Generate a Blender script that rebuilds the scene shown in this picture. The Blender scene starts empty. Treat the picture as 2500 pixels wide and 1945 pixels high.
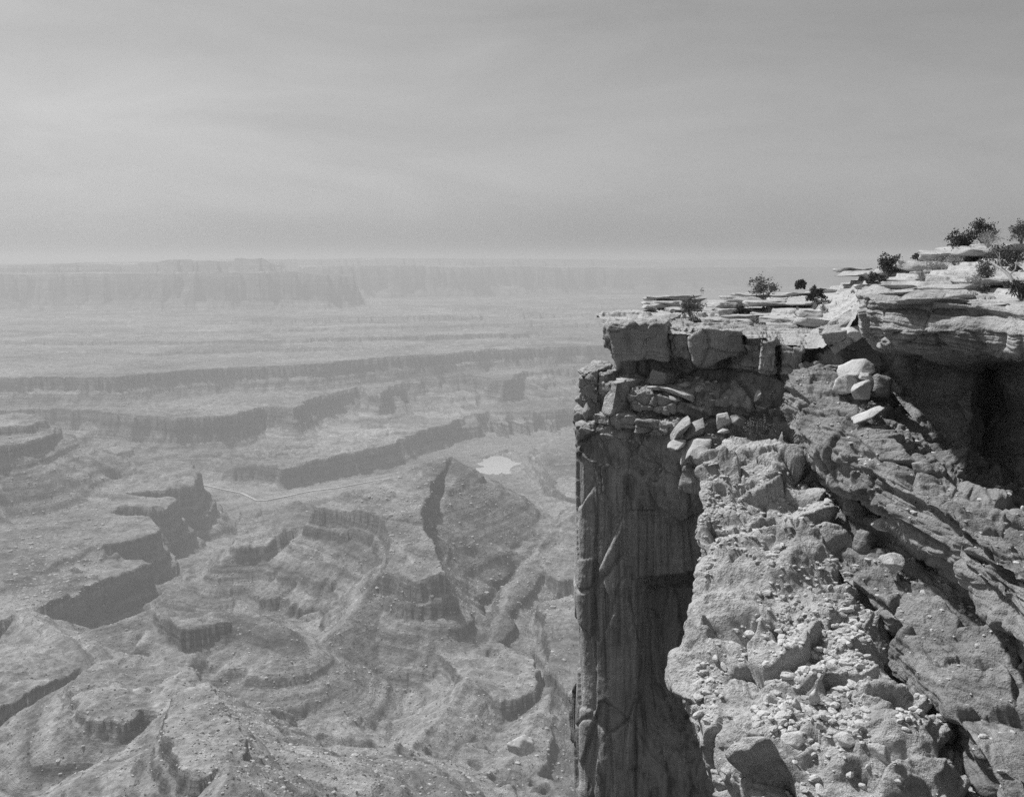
import bpy, bmesh, math, random
import numpy as np
from mathutils import Vector, Matrix

# ------------------------------------------------------------------ camera, sky, sun
SC = bpy.context.scene
COL = SC.collection
F, CX, HY, W0, H0 = 2400.0, 1250.0, 640.0, 2500.0, 1945.0     # focal length, axis, eye-level row (photo pixels)
cam = bpy.data.cameras.new('camera'); cam_o = bpy.data.objects.new('camera', cam); COL.objects.link(cam_o)
cam.sensor_width = 36.0; cam.lens = 36.0 * F / W0
cam.shift_y = (HY - H0 / 2) / W0                               # a view camera with its front lowered: level, verticals upright
cam.clip_start = 0.5; cam.clip_end = 60000
cam_o.location = (0, 0, 0); cam_o.rotation_euler = (math.radians(90), 0, 0)
SC.camera = cam_o

SUN_EL, SUN_AZ = math.radians(54), math.radians(-48)          # azimuth from +Y (ahead), negative = to the left
to_sun = Vector((math.sin(SUN_AZ) * math.cos(SUN_EL), math.cos(SUN_AZ) * math.cos(SUN_EL), math.sin(SUN_EL)))
sun = bpy.data.lights.new('sun', 'SUN'); sun.energy = 4.4; sun.angle = math.radians(2.5); sun.color = (1, 1, 1)
sun_o = bpy.data.objects.new('sun', sun); COL.objects.link(sun_o)
sun_o.rotation_euler = (-to_sun).to_track_quat('-Z', 'Y').to_euler()

world = bpy.data.worlds.new('World'); SC.world = world; world.use_nodes = True
wn = world.node_tree; wn.nodes.clear()
sky = wn.nodes.new('ShaderNodeTexSky'); sky.sky_type = 'NISHITA'; sky.sun_disc = False
sky.sun_elevation = SUN_EL; sky.sun_rotation = SUN_AZ; sky.air_density = 1.6; sky.dust_density = 7.0; sky.altitude = 1700
bw = wn.nodes.new('ShaderNodeRGBToBW')                         # a monochrome plate
bg = wn.nodes.new('ShaderNodeBackground'); bg.inputs[1].default_value = 0.070
wo = wn.nodes.new('ShaderNodeOutputWorld')
wn.links.new(sky.outputs[0], bw.inputs[0]); wtc = wn.nodes.new('ShaderNodeTexCoord'); wmp = wn.nodes.new('ShaderNodeMapping'); wmp.inputs['Scale'].default_value = (3, 3, 11)
wnz = wn.nodes.new('ShaderNodeTexNoise'); wnz.inputs['Scale'].default_value = 1.3; wnz.inputs['Detail'].default_value = 6; wnz.inputs['Roughness'].default_value = 0.6; wnz.inputs['Distortion'].default_value = 0.6
wrp = wn.nodes.new('ShaderNodeMapRange'); wrp.inputs['From Min'].default_value = 0.3; wrp.inputs['From Max'].default_value = 0.7; wrp.inputs['To Min'].default_value = 0.90; wrp.inputs['To Max'].default_value = 1.07
wmu = wn.nodes.new('ShaderNodeMath'); wmu.operation = 'MULTIPLY'                # made-up mottling multiplied into the sky brightness, uneven all round
wn.links.new(wtc.outputs['Generated'], wmp.inputs[0]); wn.links.new(wmp.outputs[0], wnz.inputs['Vector']); wn.links.new(wnz.outputs['Fac'], wrp.inputs['Value'])
wn.links.new(bw.outputs[0], wmu.inputs[0]); wn.links.new(wrp.outputs[0], wmu.inputs[1]); wn.links.new(wmu.outputs[0], bg.inputs[0]); wn.links.new(bg.outputs[0], wo.inputs[0])

SC.view_settings.view_transform = 'Standard'; SC.view_settings.look = 'None'
SC.view_settings.gamma = 1.0; SC.view_settings.exposure = 0.20; SC.view_settings.use_curve_mapping = False
SC.render.engine = 'CYCLES'
SC.cycles.use_denoising = False
SC.cycles.max_bounces = 5; SC.cycles.diffuse_bounces = 3; SC.cycles.volume_bounces = 1
SC.cycles.use_adaptive_sampling = True; SC.cycles.adaptive_threshold = 0.015

# ------------------------------------------------------------------ helpers: pixels, noise
def P(x, y, d):
    return ((x - CX) / F * d, d, (HY - y) / F * d)

def Hsh(ix, iy, iz, seed=0):
    h = (ix.astype(np.int64) * 374761393 + iy.astype(np.int64) * 668265263 + iz.astype(np.int64) * 2147483647 + seed * 974634777) & 0xFFFFFFFF
    h = ((h ^ (h >> 13)) * 1274126177) & 0xFFFFFFFF
    h = ((h ^ (h >> 16)) * 2246822519) & 0xFFFFFFFF
    return ((h ^ (h >> 15)) & 0xFFFFFF) / float(0x1000000)

def vnoise(p, seed=0):
    """smooth value noise in -1..1 at points p (n x 3)"""
    i = np.floor(p); f = p - i; i = i.astype(np.int64)
    u = f * f * f * (f * (f * 6 - 15) + 10)
    r = 0
    for dx in (0, 1):
        wx = u[:, 0] if dx else 1 - u[:, 0]
        for dy in (0, 1):
            wy = u[:, 1] if dy else 1 - u[:, 1]
            for dz in (0, 1):
                wz = u[:, 2] if dz else 1 - u[:, 2]
                r = r + wx * wy * wz * Hsh(i[:, 0] + dx, i[:, 1] + dy, i[:, 2] + dz, seed)
    return r * 2 - 1

ROT = np.array([[0.0, 0.8, 0.6], [-0.8, 0.36, -0.48], [-0.6, -0.48, 0.64]])
def fbm(p, octaves=5, gain=0.5, seed=0, ridged=False):
    r = 0; a = 1.0; s = 0
    q = p.copy()
    for k in range(octaves):
        n = vnoise(q, seed + k)
        if ridged: n = 1 - 2 * np.abs(n)
        r = r + a * n; s += a; a *= gain
        q = q @ ROT.T * 2.03 + 7.31
    return r / s

def vnoise2(x, y, seed=0):
    ix = np.floor(x); iy = np.floor(y); fx = x - ix; fy = y - iy; ix = ix.astype(np.int64); iy = iy.astype(np.int64)
    ux = fx * fx * fx * (fx * (fx * 6 - 15) + 10); uy = fy * fy * fy * (fy * (fy * 6 - 15) + 10)
    z = np.int64(seed) + np.zeros(1, np.int64)
    a = Hsh(ix, iy, z, seed); b = Hsh(ix + 1, iy, z, seed); c = Hsh(ix, iy + 1, z, seed); d = Hsh(ix + 1, iy + 1, z, seed)
    return ((a * (1 - ux) + b * ux) * (1 - uy) + (c * (1 - ux) + d * ux) * uy) * 2 - 1

def noise2(x, y, scale, octaves=4, seed=0, gain=0.5, ridged=False):
    u, v = x / scale, y / scale
    r = 0; a = 1.0; s = 0
    for k in range(octaves):
        n = vnoise2(u, v, seed + k)
        if ridged: n = 1 - 2 * np.abs(n)
        r = r + a * n; s += a; a *= gain
        u, v = u * 1.62 - v * 1.22 + 3.1, u * 1.22 + v * 1.62 - 5.7
    return r / s

def voronoi(p, seed=0, jitter=0.9, tilt=False):
    """F1, F2 and the id value of the nearest cell"""
    i = np.floor(p).astype(np.int64); f = p - i
    n = len(p)
    f1 = np.full(n, 9.0); f2 = np.full(n, 9.0); cid = np.zeros(n); tl = np.zeros(n)
    for dx in (-1, 0, 1):
        for dy in (-1, 0, 1):
            for dz in (-1, 0, 1):
                cx, cy, cz = i[:, 0] + dx, i[:, 1] + dy, i[:, 2] + dz
                ox = 0.5 + (Hsh(cx, cy, cz, seed + 11) - 0.5) * jitter
                oy = 0.5 + (Hsh(cx, cy, cz, seed + 23) - 0.5) * jitter
                oz = 0.5 + (Hsh(cx, cy, cz, seed + 37) - 0.5) * jitter
                d = (dx + ox - f[:, 0]) ** 2 + (dy + oy - f[:, 1]) ** 2 + (dz + oz - f[:, 2]) ** 2
                c = d < f1
                f2 = np.where(c, f1, np.minimum(f2, d))
                hh = Hsh(cx, cy, cz, seed + 51)
                if tilt:
                    h2 = (hh * 7.13) % 1.0; h3 = (hh * 23.7) % 1.0
                    tl = np.where(c, (f[:, 0] - dx - ox) * (hh - 0.5) + (f[:, 1] - dy - oy) * (h2 - 0.5) + (f[:, 2] - dz - oz) * (h3 - 0.5), tl)
                cid = np.where(c, hh, cid)
                f1 = np.where(c, d, f1)
    if tilt: return np.sqrt(f1), np.sqrt(f2), cid, tl
    return np.sqrt(f1), np.sqrt(f2), cid

def sstep(a, b, x):
    t = np.clip((x - a) / (b - a), 0, 1)
    return t * t * (3 - 2 * t)

# ------------------------------------------------------------------ helpers: materials (all neutral greys: a monochrome plate)
def new_mat(name, rough=0.95):
    m = bpy.data.materials.new(name); m.use_nodes = True
    nt = m.node_tree; nt.nodes.clear()
    out = nt.nodes.new('ShaderNodeOutputMaterial'); b = nt.nodes.new('ShaderNodeBsdfPrincipled')
    b.inputs['Roughness'].default_value = rough; b.inputs['Specular IOR Level'].default_value = 0.15
    nt.links.new(b.outputs[0], out.inputs[0])
    return m, nt, b

def noise_node(nt, vec, scale, detail=6, rough=0.6, dist=0.0):
    n = nt.nodes.new('ShaderNodeTexNoise'); n.inputs['Scale'].default_value = scale
    n.inputs['Detail'].default_value = detail; n.inputs['Roughness'].default_value = rough; n.inputs['Distortion'].default_value = dist
    nt.links.new(vec, n.inputs['Vector'])
    return n.outputs['Fac']

def mapping(nt, scale, src=None, rot=(0, 0, 0)):
    if src is None:
        g = nt.nodes.new('ShaderNodeNewGeometry'); src = g.outputs['Position']
    m = nt.nodes.new('ShaderNodeMapping'); m.inputs['Scale'].default_value = scale; m.inputs['Rotation'].default_value = rot
    nt.links.new(src, m.inputs['Vector'])
    return m.outputs[0]

def ramp(nt, fac, stops):
    r = nt.nodes.new('ShaderNodeValToRGB'); e = r.color_ramp.elements
    while len(e) < len(stops): e.new(0.5)
    for k, (p, v) in enumerate(stops):
        e[k].position = p; e[k].color = (v, v, v, 1)
    nt.links.new(fac, r.inputs[0])
    return r.outputs[0]

def mathn(nt, op, a, b=None, c=None):
    n = nt.nodes.new('ShaderNodeMath'); n.operation = op
    for k, v in enumerate((a, b, c)):
        if v is None: continue
        if isinstance(v, (int, float)): n.inputs[k].default_value = v
        else: nt.links.new(v, n.inputs[k])
    return n.outputs[0]

def rock_mat(name, base=0.34, var=0.5, strata=0.0, streak=0.0, grain=30.0, bump=0.03, patch=0.6, sscale=9.0, world_space=True):
    m, nt, b = new_mat(name)
    src = None
    if not world_space:
        tc = nt.nodes.new('ShaderNodeTexCoord'); src = tc.outputs['Object']
    v1 = mapping(nt, (1, 1, 1), src)
    fine = noise_node(nt, v1, grain, 8, 0.7)
    mid = noise_node(nt, v1, patch, 7, 0.62, 0.4)
    c = mathn(nt, 'MULTIPLY', ramp(nt, mid, [(0.25, 1 - var), (0.5, 1.0), (0.75, 1 + var * 0.45)]), base)
    c = mathn(nt, 'MULTIPLY', c, ramp(nt, fine, [(0.3, 0.72), (0.55, 1.0), (0.75, 1.18)]))
    h = mathn(nt, 'MULTIPLY', fine, bump)
    h = mathn(nt, 'ADD', h, mathn(nt, 'MULTIPLY', noise_node(nt, v1, grain * 0.25, 5, 0.6), bump * 2))
    if strata:
        vs = mapping(nt, (0.35, 0.35, sscale), src, (0.05, -0.04, 0))
        s = noise_node(nt, vs, 1.0, 5, 0.62, 0.5)
        c = mathn(nt, 'MULTIPLY', c, ramp(nt, s, [(0.30, 1 - strata), (0.45, 1.0), (0.62, 1.0), (0.72, 1 - strata * 0.35)]))
        h = mathn(nt, 'ADD', h, mathn(nt, 'MULTIPLY', s, 0.06 * strata / 0.4))
    if streak:
        vv = mapping(nt, (1.6, 1.6, 0.09), src)
        s = noise_node(nt, vv, 1.7, 6, 0.6, 0.7)
        v3 = mapping(nt, (5.5, 5.5, 0.12), src)
        s2 = noise_node(nt, v3, 1.3, 4, 0.6, 0.3)
        c = mathn(nt, 'MULTIPLY', c, ramp(nt, s, [(0.32, 1 - streak), (0.5, 0.92), (0.68, 1.1)]))
        c = mathn(nt, 'MULTIPLY', c, ramp(nt, s2, [(0.3, 1 - streak * 0.55), (0.52, 1.0)]))
    nt.links.new(c, b.inputs['Base Color'])
    bp = nt.nodes.new('ShaderNodeBump'); bp.inputs['Strength'].default_value = 0.9; bp.inputs['Distance'].default_value = 1.0
    nt.links.new(h, bp.inputs['Height']); nt.links.new(bp.outputs[0], b.inputs['Normal'])
    return m

M = {}
M['wall'] = rock_mat('varnished_sandstone', 0.42, 0.42, 0.15, 0.62, 22, 0.03, 0.5)
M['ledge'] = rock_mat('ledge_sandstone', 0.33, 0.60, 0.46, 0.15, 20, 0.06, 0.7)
M['cap'] = rock_mat('cap_sandstone', 0.44, 0.55, 0.34, 0.1, 18, 0.06, 0.9, 7.0)
M['flag'] = rock_mat('flagstone', 0.46, 0.35, 0.34, 0.0, 24, 0.03, 0.9, 16.0)
M['scree'] = rock_mat('scree_soil', 0.46, 0.55, 0.0, 0.0, 13, 0.09, 1.3)
M['stone'] = rock_mat('loose_stone', 0.54, 0.35, 0.10, 0.0, 28, 0.02, 1.2)
M['overhang'] = rock_mat('overhang_sandstone', 0.44, 0.6, 0.42, 0.22, 18, 0.06, 0.9, 6.0)

def canyon_mat(name, base=0.23):
    m, nt, b = new_mat(name)
    g = nt.nodes.new('ShaderNodeNewGeometry'); src = g.outputs['Position']
    v = mapping(nt, (1, 1, 1), src)
    big = noise_node(nt, v, 0.004, 7, 0.62, 0.3)
    mid = noise_node(nt, v, 0.035, 8, 0.72)
    fine = noise_node(nt, v, 0.16, 5, 0.75)
    vs = mapping(nt, (0.0012, 0.0012, 0.055), src)
    st = noise_node(nt, vs, 1.0, 7, 0.62, 0.5)
    sep = nt.nodes.new('ShaderNodeSeparateXYZ'); nt.links.new(g.outputs['True Normal'], sep.inputs[0])
    steep = ramp(nt, sep.outputs[2], [(0.45, 1.0), (0.80, 0.0)])       # varnished cliff rock against paler scree
    c = mathn(nt, 'MULTIPLY', ramp(nt, big, [(0.3, 0.80), (0.5, 1.0), (0.7, 1.18)]), base)
    c = mathn(nt, 'MULTIPLY', c, ramp(nt, mid, [(0.3, 0.50), (0.5, 1.0), (0.70, 1.4)]))
    c = mathn(nt, 'MULTIPLY', c, ramp(nt, fine, [(0.32, 0.55), (0.5, 1.0), (0.68, 1.4)]))
    c = mathn(nt, 'MULTIPLY', c, ramp(nt, st, [(0.34, 0.45), (0.44, 0.92), (0.57, 1.05), (0.66, 1.35)]))
    st2 = noise_node(nt, mapping(nt, (0.003, 0.003, 0.17), src), 1.0, 4, 0.6, 0.3)
    c = mathn(nt, 'MULTIPLY', c, ramp(nt, st2, [(0.34, 0.62), (0.5, 1.0), (0.66, 1.3)]))
    c = mathn(nt, 'MULTIPLY', c, mathn(nt, 'SUBTRACT', 1.0, mathn(nt, 'MULTIPLY', steep, 0.30)))
    nt.links.new(c, b.inputs['Base Color'])
    bp = nt.nodes.new('ShaderNodeBump'); bp.inputs['Strength'].default_value = 0.8; bp.inputs['Distance'].default_value = 1.0
    nt.links.new(mathn(nt, 'ADD', mathn(nt, 'MULTIPLY', mid, 7.0), mathn(nt, 'ADD', mathn(nt, 'MULTIPLY', fine, 3.0), mathn(nt, 'MULTIPLY', st, 9.0))), bp.inputs['Height']); nt.links.new(bp.outputs[0], b.inputs['Normal'])
    return m
M['canyon'] = canyon_mat('canyon_rock')

def plain_mat(name, v, var=0.3, scale=20.0, rough=0.9):
    m, nt, b = new_mat(name, rough)
    tc = nt.nodes.new('ShaderNodeTexCoord')
    n = noise_node(nt, tc.outputs['Object'], scale, 4, 0.6)
    nt.links.new(mathn(nt, 'MULTIPLY', ramp(nt, n, [(0.3, 1 - var), (0.7, 1 + var)]), v), b.inputs['Base Color'])
    return m
M['leaf_dark'] = plain_mat('juniper_foliage', 0.075, 0.5)
M['leaf_mid'] = plain_mat('blackbrush_foliage', 0.14, 0.5)
M['leaf_pale'] = plain_mat('dry_grass', 0.34, 0.3)
M['bark'] = plain_mat('dead_wood', 0.22, 0.4, 30)
M['bark_pale'] = plain_mat('bleached_wood', 0.42, 0.35, 30)
M['rubble'] = plain_mat('canyon_boulder', 0.42, 0.4, 0.3)
M['road'] = plain_mat('pale_dirt', 0.42, 0.2, 0.02)
M['scrub'] = plain_mat('desert_scrub', 0.10, 0.4, 0.3)

# ------------------------------------------------------------------ helpers: meshes and objects
def mesh_from(name, verts, faces_loop, loop_counts, smooth=True):
    me = bpy.data.meshes.new(name)
    verts = np.asarray(verts, dtype=np.float32); faces_loop = np.asarray(faces_loop, dtype=np.int32).ravel()
    nf = len(loop_counts)
    me.vertices.add(len(verts)); me.vertices.foreach_set('co', verts.ravel())
    me.loops.add(len(faces_loop)); me.loops.foreach_set('vertex_index', faces_loop)
    me.polygons.add(nf)
    starts = np.concatenate([[0], np.cumsum(loop_counts)[:-1]]).astype(np.int32)
    me.polygons.foreach_set('loop_start', starts)
    me.polygons.foreach_set('use_smooth', np.full(nf, smooth, dtype=bool))
    me.update(calc_edges=True); me.validate()
    return me

def grid_faces(nr, nc):
    i = np.arange(nr - 1)[:, None] * nc + np.arange(nc - 1)[None, :]
    return np.stack([i, i + 1, i + nc + 1, i + nc], -1).reshape(-1, 4)

def link(name, me, mat, parent=None, **props):
    o = bpy.data.objects.new(name, me); COL.objects.link(o)
    if me is not None and mat is not None and not me.materials: me.materials.append(mat)
    if parent is not None: o.parent = parent
    for k, v in props.items():
        if v is not None: o[k] = v
    return o

def quads_mesh(name, verts, quads, smooth=True):
    q = np.asarray(quads, dtype=np.int32)
    return mesh_from(name, verts, q, np.full(len(q), q.shape[1]), smooth)

def grid_normals(V):
    du = np.gradient(V, axis=1); dv = np.gradient(V, axis=0)
    n = np.cross(du, dv); n /= np.linalg.norm(n, axis=2, keepdims=True) + 1e-9
    return n

# ------------------------------------------------------------------ the canyon: one sheet from the foot of the rim to the horizon
def poly_xy(pts):
    """pts: (px, py, z or None, d or None) -> x, y, z of a rim traced at its own elevation"""
    r = []
    for p in pts:
        x, y = p[0], p[1]
        if len(p) == 4: d = p[3]; z = (HY - y) / F * d
        else: z = p[2]; d = -z * F / (y - HY)
        r.append(((x - CX) / F * d, d, z))
    return np.array(r)

def signed_dist(x, y, poly, arc=False):
    n = len(poly); best = np.full(x.shape, 1e18); inside = np.zeros(x.shape, bool); pos = np.zeros(x.shape); run = 0.0
    for k in range(n):
        ax, ay = poly[k, :2]; bx, by = poly[(k + 1) % n, :2]
        ex, ey = bx - ax, by - ay; ln = math.hypot(ex, ey)
        t = np.clip(((x - ax) * ex + (y - ay) * ey) / (ex * ex + ey * ey + 1e-9), 0, 1)
        q = (x - ax - t * ex) ** 2 + (y - ay - t * ey) ** 2
        if arc: pos = np.where(q < best, run + t * ln, pos)
        best = np.minimum(best, q); run += ln
        c = ((ay > y) != (by > y)) & (x < ex * (y - ay) / (ey + 1e-12 * (ey == 0)) + ax)
        inside ^= c
    s = np.sqrt(best); s = np.where(inside, -s, s)
    return (s, pos) if arc else s

COLS = np.concatenate([np.linspace(-700, -40, 60)[:-1], np.linspace(-40, 1480, 600)[:-1], np.linspace(1480, 3200, 90)])
ROWS = np.concatenate([np.geomspace(330, 4600, 860)[:-1], np.geomspace(4600, 20000, 200)])
PX, DD = np.meshgrid(COLS, ROWS)
X = ((PX - CX) / F * DD).ravel(); Y = DD.ravel().copy()
Rr = Y
# floor of the basin, rising toward the foot of the rim
hz = np.interp(Rr, [300, 560, 760, 1000, 1300, 1660, 2200, 3200, 4500, 30000], [-340, -450, -505, -545, -560, -565, -568, -572, -575, -575])
near = sstep(2400, 1500, Rr)
wx = noise2(X, Y, 300, 3, 5) * 70; wy = noise2(X, Y, 300, 3, 6) * 70
hz = hz + near * (noise2(X, Y, 420, 4, 3) * 26 + noise2(X + wx, Y + wy, 260, 5, 13, 0.5, True) * 26) + (1 - near) * noise2(X, Y, 300, 3, 3) * 5
WOB1 = noise2(X, Y, 150, 3, 21); WOB2 = noise2(X, Y, 38, 4, 29); WOB3 = noise2(X, Y, 11, 2, 33)
H = hz

def ridge(pts, slope=0.55, gully=0.32, crest=6.0, reach=420, back=None):
    """a crest line (photo x, y, distance) with gullied flanks"""
    global H
    q = np.array([P(*p) for p in pts])
    idx = np.nonzero((X > q[:, 0].min() - reach) & (X < q[:, 0].max() + reach) & (Y > q[:, 1].min() - reach) & (Y < q[:, 1].max() + reach))[0]
    x, y = X[idx] + wx[idx] * 0.25, Y[idx] + wy[idx] * 0.25
    best = np.full(len(idx), 1e18); pos = np.zeros(len(idx)); zc = np.zeros(len(idx)); side = np.zeros(len(idx)); run = 0
    for k in range(len(q) - 1):
        a, b_ = q[k], q[k + 1]; ex, ey = b_[0] - a[0], b_[1] - a[1]; l2 = ex * ex + ey * ey
        t = np.clip(((x - a[0]) * ex + (y - a[1]) * ey) / l2, 0, 1); dd = (x - a[0] - t * ex) ** 2 + (y - a[1] - t * ey) ** 2
        c = dd < best
        pos = np.where(c, run + t * math.sqrt(l2), pos); zc = np.where(c, a[2] + (b_[2] - a[2]) * t, zc)
        side = np.where(c, np.sign(ex * (y - a[1]) - ey * (x - a[0])) , side)
        best = np.minimum(best, dd); run += math.sqrt(l2)
    s = np.sqrt(best)
    g = noise2(pos + side * 900 + s * 0.25, s * 0.22 + side * 300, 46, 4, 43, 0.5, True)
    s2 = s * (1 + gully * g * sstep(6, 70, s)) + WOB2[idx] * 5
    if back: drop = np.maximum(Y[idx] - back[0], 0) * 0.45 + np.maximum(back[1] - X[idx], 0) * 0.6 + np.maximum(X[idx] - (back[2] - (1690 - Y[idx]) * 0.27), 0) * 0.55
    else: drop = 0
    h = zc + WOB1[idx] * crest + WOB2[idx] * crest * 0.5 - np.maximum(s2, 0) * slope * (1 - 0.25 * sstep(80, 300, s)) - drop
    H[idx] = np.maximum(H[idx], h)

def butte(pts, cliff, wob=(14, 8, 2.5), talus=0.60, steps=2, top=3.0, rise=0.0, maxrise=0, gully=0.30, big=1.0):
    """a bench, spur or mesa: flat-topped inside the rim, ledged cliff at the rim, gullied scree with thin hard beds below"""
    global H
    pl = poly_xy(pts)
    reach = (pl[:, 2].max() + 600) / talus + 150
    m = (X > pl[:, 0].min() - reach) & (X < pl[:, 0].max() + reach) & (Y > pl[:, 1].min() - reach) & (Y < pl[:, 1].max() + reach)
    idx = np.nonzero(m)[0]
    x, y = X[idx], Y[idx]
    s, pos = signed_dist(x, y, pl, True)
    s = s + WOB1[idx] * wob[0] + WOB2[idx] * wob[1] + WOB3[idx] * wob[2]
    g = noise2(pos + s * 0.2, s * 0.2, 42 * big, 4, 47, 0.5, True)
    flute = noise2(pos, s * 0.05, 13 * big, 2, 53, 0.5, True)
    s = s * (1 + gully * g * sstep(0, 60 * big, s)) + flute * 1.8 * big * sstep(-12, 2, s)
    w = 0; zt = 0
    for a in pl:
        k = 1.0 / ((x - a[0]) ** 2 + (y - a[1]) ** 2 + 400) ** 1.5
        w = w + k; zt = zt + k * a[2]
    zt = zt / w + WOB2[idx] * top + WOB3[idx] * top * 0.4
    if rise: zt = zt + np.minimum(np.maximum(-s - 40, 0) * rise, maxrise)
    sx, dr = [-14.0 * big, -2.0, 0.0], [0.0, 1.2, 2.0]
    wts = [0.5, 0.2, 0.3] if steps == 3 else ([0.62, 0.38] if steps == 2 else [1.0])
    for f in wts:
        sx += [sx[-1] + 1.5 + cliff * f * 0.10]; dr += [dr[-1] + cliff * f * 0.93]
        sx += [sx[-1] + 3 + cliff * 0.09]; dr += [dr[-1] + cliff * f * 0.07 + 1.5]
    rb = random.Random(int(abs(pl[0, 0])) + int(cliff))
    for t in range(16):
        a = rb.uniform(12, 34) * big; sx.append(sx[-1] + a); dr.append(dr[-1] + a * talus * (1 if t < 6 else 0.75))
        hb = rb.choice((0, 2.5, 4, 7)) * big * min(1, talus * 1.6)
        if hb: sx.append(sx[-1] + hb * 0.25); dr.append(dr[-1] + hb)
    sx.append(sx[-1] + 150); dr.append(dr[-1] + 900)
    hf = zt - np.interp(s, sx, dr)
    hf += np.where(s > 4, WOB3[idx] * 1.2 + WOB2[idx] * 2, 0)
    H[idx] = np.maximum(H[idx], hf)

far = 9999
# far plateau and the long mesa on the skyline
butte([(560, 634, 0, 9200), (700, 633, 0, 9000), (960, 630, 0, 9300), (1250, 632, 0, 9800), (1600, 634, 0, 10400), (2600, 634, 0, 11000), (3000, 632, 0, 19000), (500, 632, 0, 19000)], 170, (90, 40, 0), 0.42, 2, 4, big=5)
butte([(740, 652, 0, 7300), (860, 650, 0, 7300), (1000, 648, 0, 7500), (1120, 652, 0, 7700), (1230, 650, 0, 8000), (1420, 653, 0, 8300), (1700, 652, 0, 8600), (3000, 650, 0, 9000), (3000, 645, 0, 14000), (700, 645, 0, 12000)], 150, (70, 40, 0), 0.34, 3, 4, big=4)
butte([(-900, 652, 0, 6400), (-100, 651, 0, 6300), (320, 647, 0, 6200), (345, 640, 0, 6150), (425, 632, 0, 6100), (530, 637, 0, 6150), (552, 638, 0, 6200), (572, 629, 0, 6150), (640, 632, 0, 6200), (668, 641, 0, 6250), (690, 652, 0, 6300), (660, 650, 0, 7600), (300, 646, 0, 8600), (-900, 650, 0, 8600)], 150, (40, 22, 0), 0.50, 3, 3, big=3)
butte([(-900, 672, 0, 5900), (300, 668, 0, 5850), (480, 665, 0, 5800), (700, 663, 0, 5850), (800, 668, 0, 5900), (868, 676, 0, 6100), (850, 672, 0, 7000), (300, 668, 0, 8000), (-900, 668, 0, 8000)], 150, (45, 26, 0), 0.46, 3, 3, big=3)
# benches under it, each a low step
for d0, y0, cf in ((5350, 763, 20), (4950, 779, 18), (4500, 802, 16), (4080, 828, 15), (3760, 852, 13)):
    butte([(x, y0 + dy, 0, d0 + dd) for x, dy, dd in ((-900, 8, -120), (100, 5, -60), (420, 6, -90), (700, 0, 0), (950, -6, 180), (1200, -12, 420), (1500, -16, 700), (3000, -20, 900))] + [(3000, 690, 0, 12000), (-900, 690, 0, 12000)], cf, (60, 34, 6), 0.22, 2, 4, big=2.2)
# the pale rim and the steps into the inner gorge
butte([(-900, 922, -350), (30, 921, -350), (280, 918, -350), (400, 908, -350), (540, 895, -350), (750, 890, -350), (850, 880, -350), (960, 870, -350), (1150, 856, -350), (1300, 848, -350), (1700, 838, -350), (3200, 830, -350), (3200, 690, 0, 14000), (-900, 690, 0, 14000)], 34, (26, 18, 5), 0.5, 2, 2, 0.012, 40, big=1.6)
butte([(-900, 1000, -432), (200, 1000, -432), (430, 1020, -432), (560, 1012, -432), (640, 985, -432), (720, 1000, -432), (770, 965, -432), (880, 945, -432), (930, 960, -432), (1000, 922, -432), (1150, 915, -432), (1230, 930, -432), (1300, 905, -432), (1500, 893, -432), (3200, 880, -432), (3200, 700, 0, 12000), (-900, 700, 0, 12000)], 58, (26, 18, 6), 0.62, 3, 3, big=1.4)
butte([(380, 1122, -515), (480, 1130, -515), (620, 1128, -515), (690, 1140, -515), (760, 1125, -515), (860, 1105, -515), (960, 1080, -515), (1010, 1060, -515), (1080, 1040, -515), (1140, 1012, -515), (1220, 1000, -515), (1300, 1005, -515), (1500, 990, -515), (3200, 960, -515), (3200, 800, 0, 8000), (-400, 800, 0, 8000), (-400, 1090, -515)], 40, (18, 12, 5), 0.8, 2, 3)
butte([(1300, 1085, -520), (1380, 1060, -520), (1600, 1050, -520), (1800, 1250, -520), (1500, 1260, -510), (1370, 1200, -505), (1330, 1140, -515)], 36, (18, 12, 5), 0.6, 2, 3)
# the stepped spur on the left
butte([(264, 1158, -452), (300, 1142, -450), (410, 1122, -448), (470, 1124, -448), (488, 1150, -452), (474, 1186, -456), (360, 1192, -455), (300, 1204, -455), (420, 1206, -458), (438, 1215, -458), (405, 1240, -460), (290, 1232, -460), (262, 1250, -460), (370, 1262, -465), (392, 1280, -466), (385, 1300, -468), (300, 1322, -470), (240, 1330, -470), (260, 1350, -472), (345, 1360, -476), (368, 1372, -478), (290, 1392, -476), (235, 1420, -474), (190, 1438, -470), (95, 1478, -462), (-60, 1530, -455), (-500, 1560, -450), (-700, 1100, -450), (0, 1120, -448), (150, 1160, -450)], 82, (7, 7, 3.5), 0.7, 3, 2.5)
butte([(-700, 1000, -338), (60, 1010, -335), (104, 1014, -335), (118, 1024, -335), (60, 1040, -335), (-700, 1090, -335)], 14, (6, 6, 3), 0.55, 1, 2.5)
butte([(-700, 1030, -352), (100, 1030, -352), (142, 1040, -354), (124, 1054, -354), (90, 1070, -352), (30, 1088, -350), (-700, 1180, -350)], 24, (7, 7, 3), 0.58, 1, 3)
butte([(250, 1092, -500), (285, 1086, -500), (322, 1088, -502), (326, 1096, -502), (280, 1106, -500)], 26, (4, 4, 2), 0.5, 1, 2)
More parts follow.
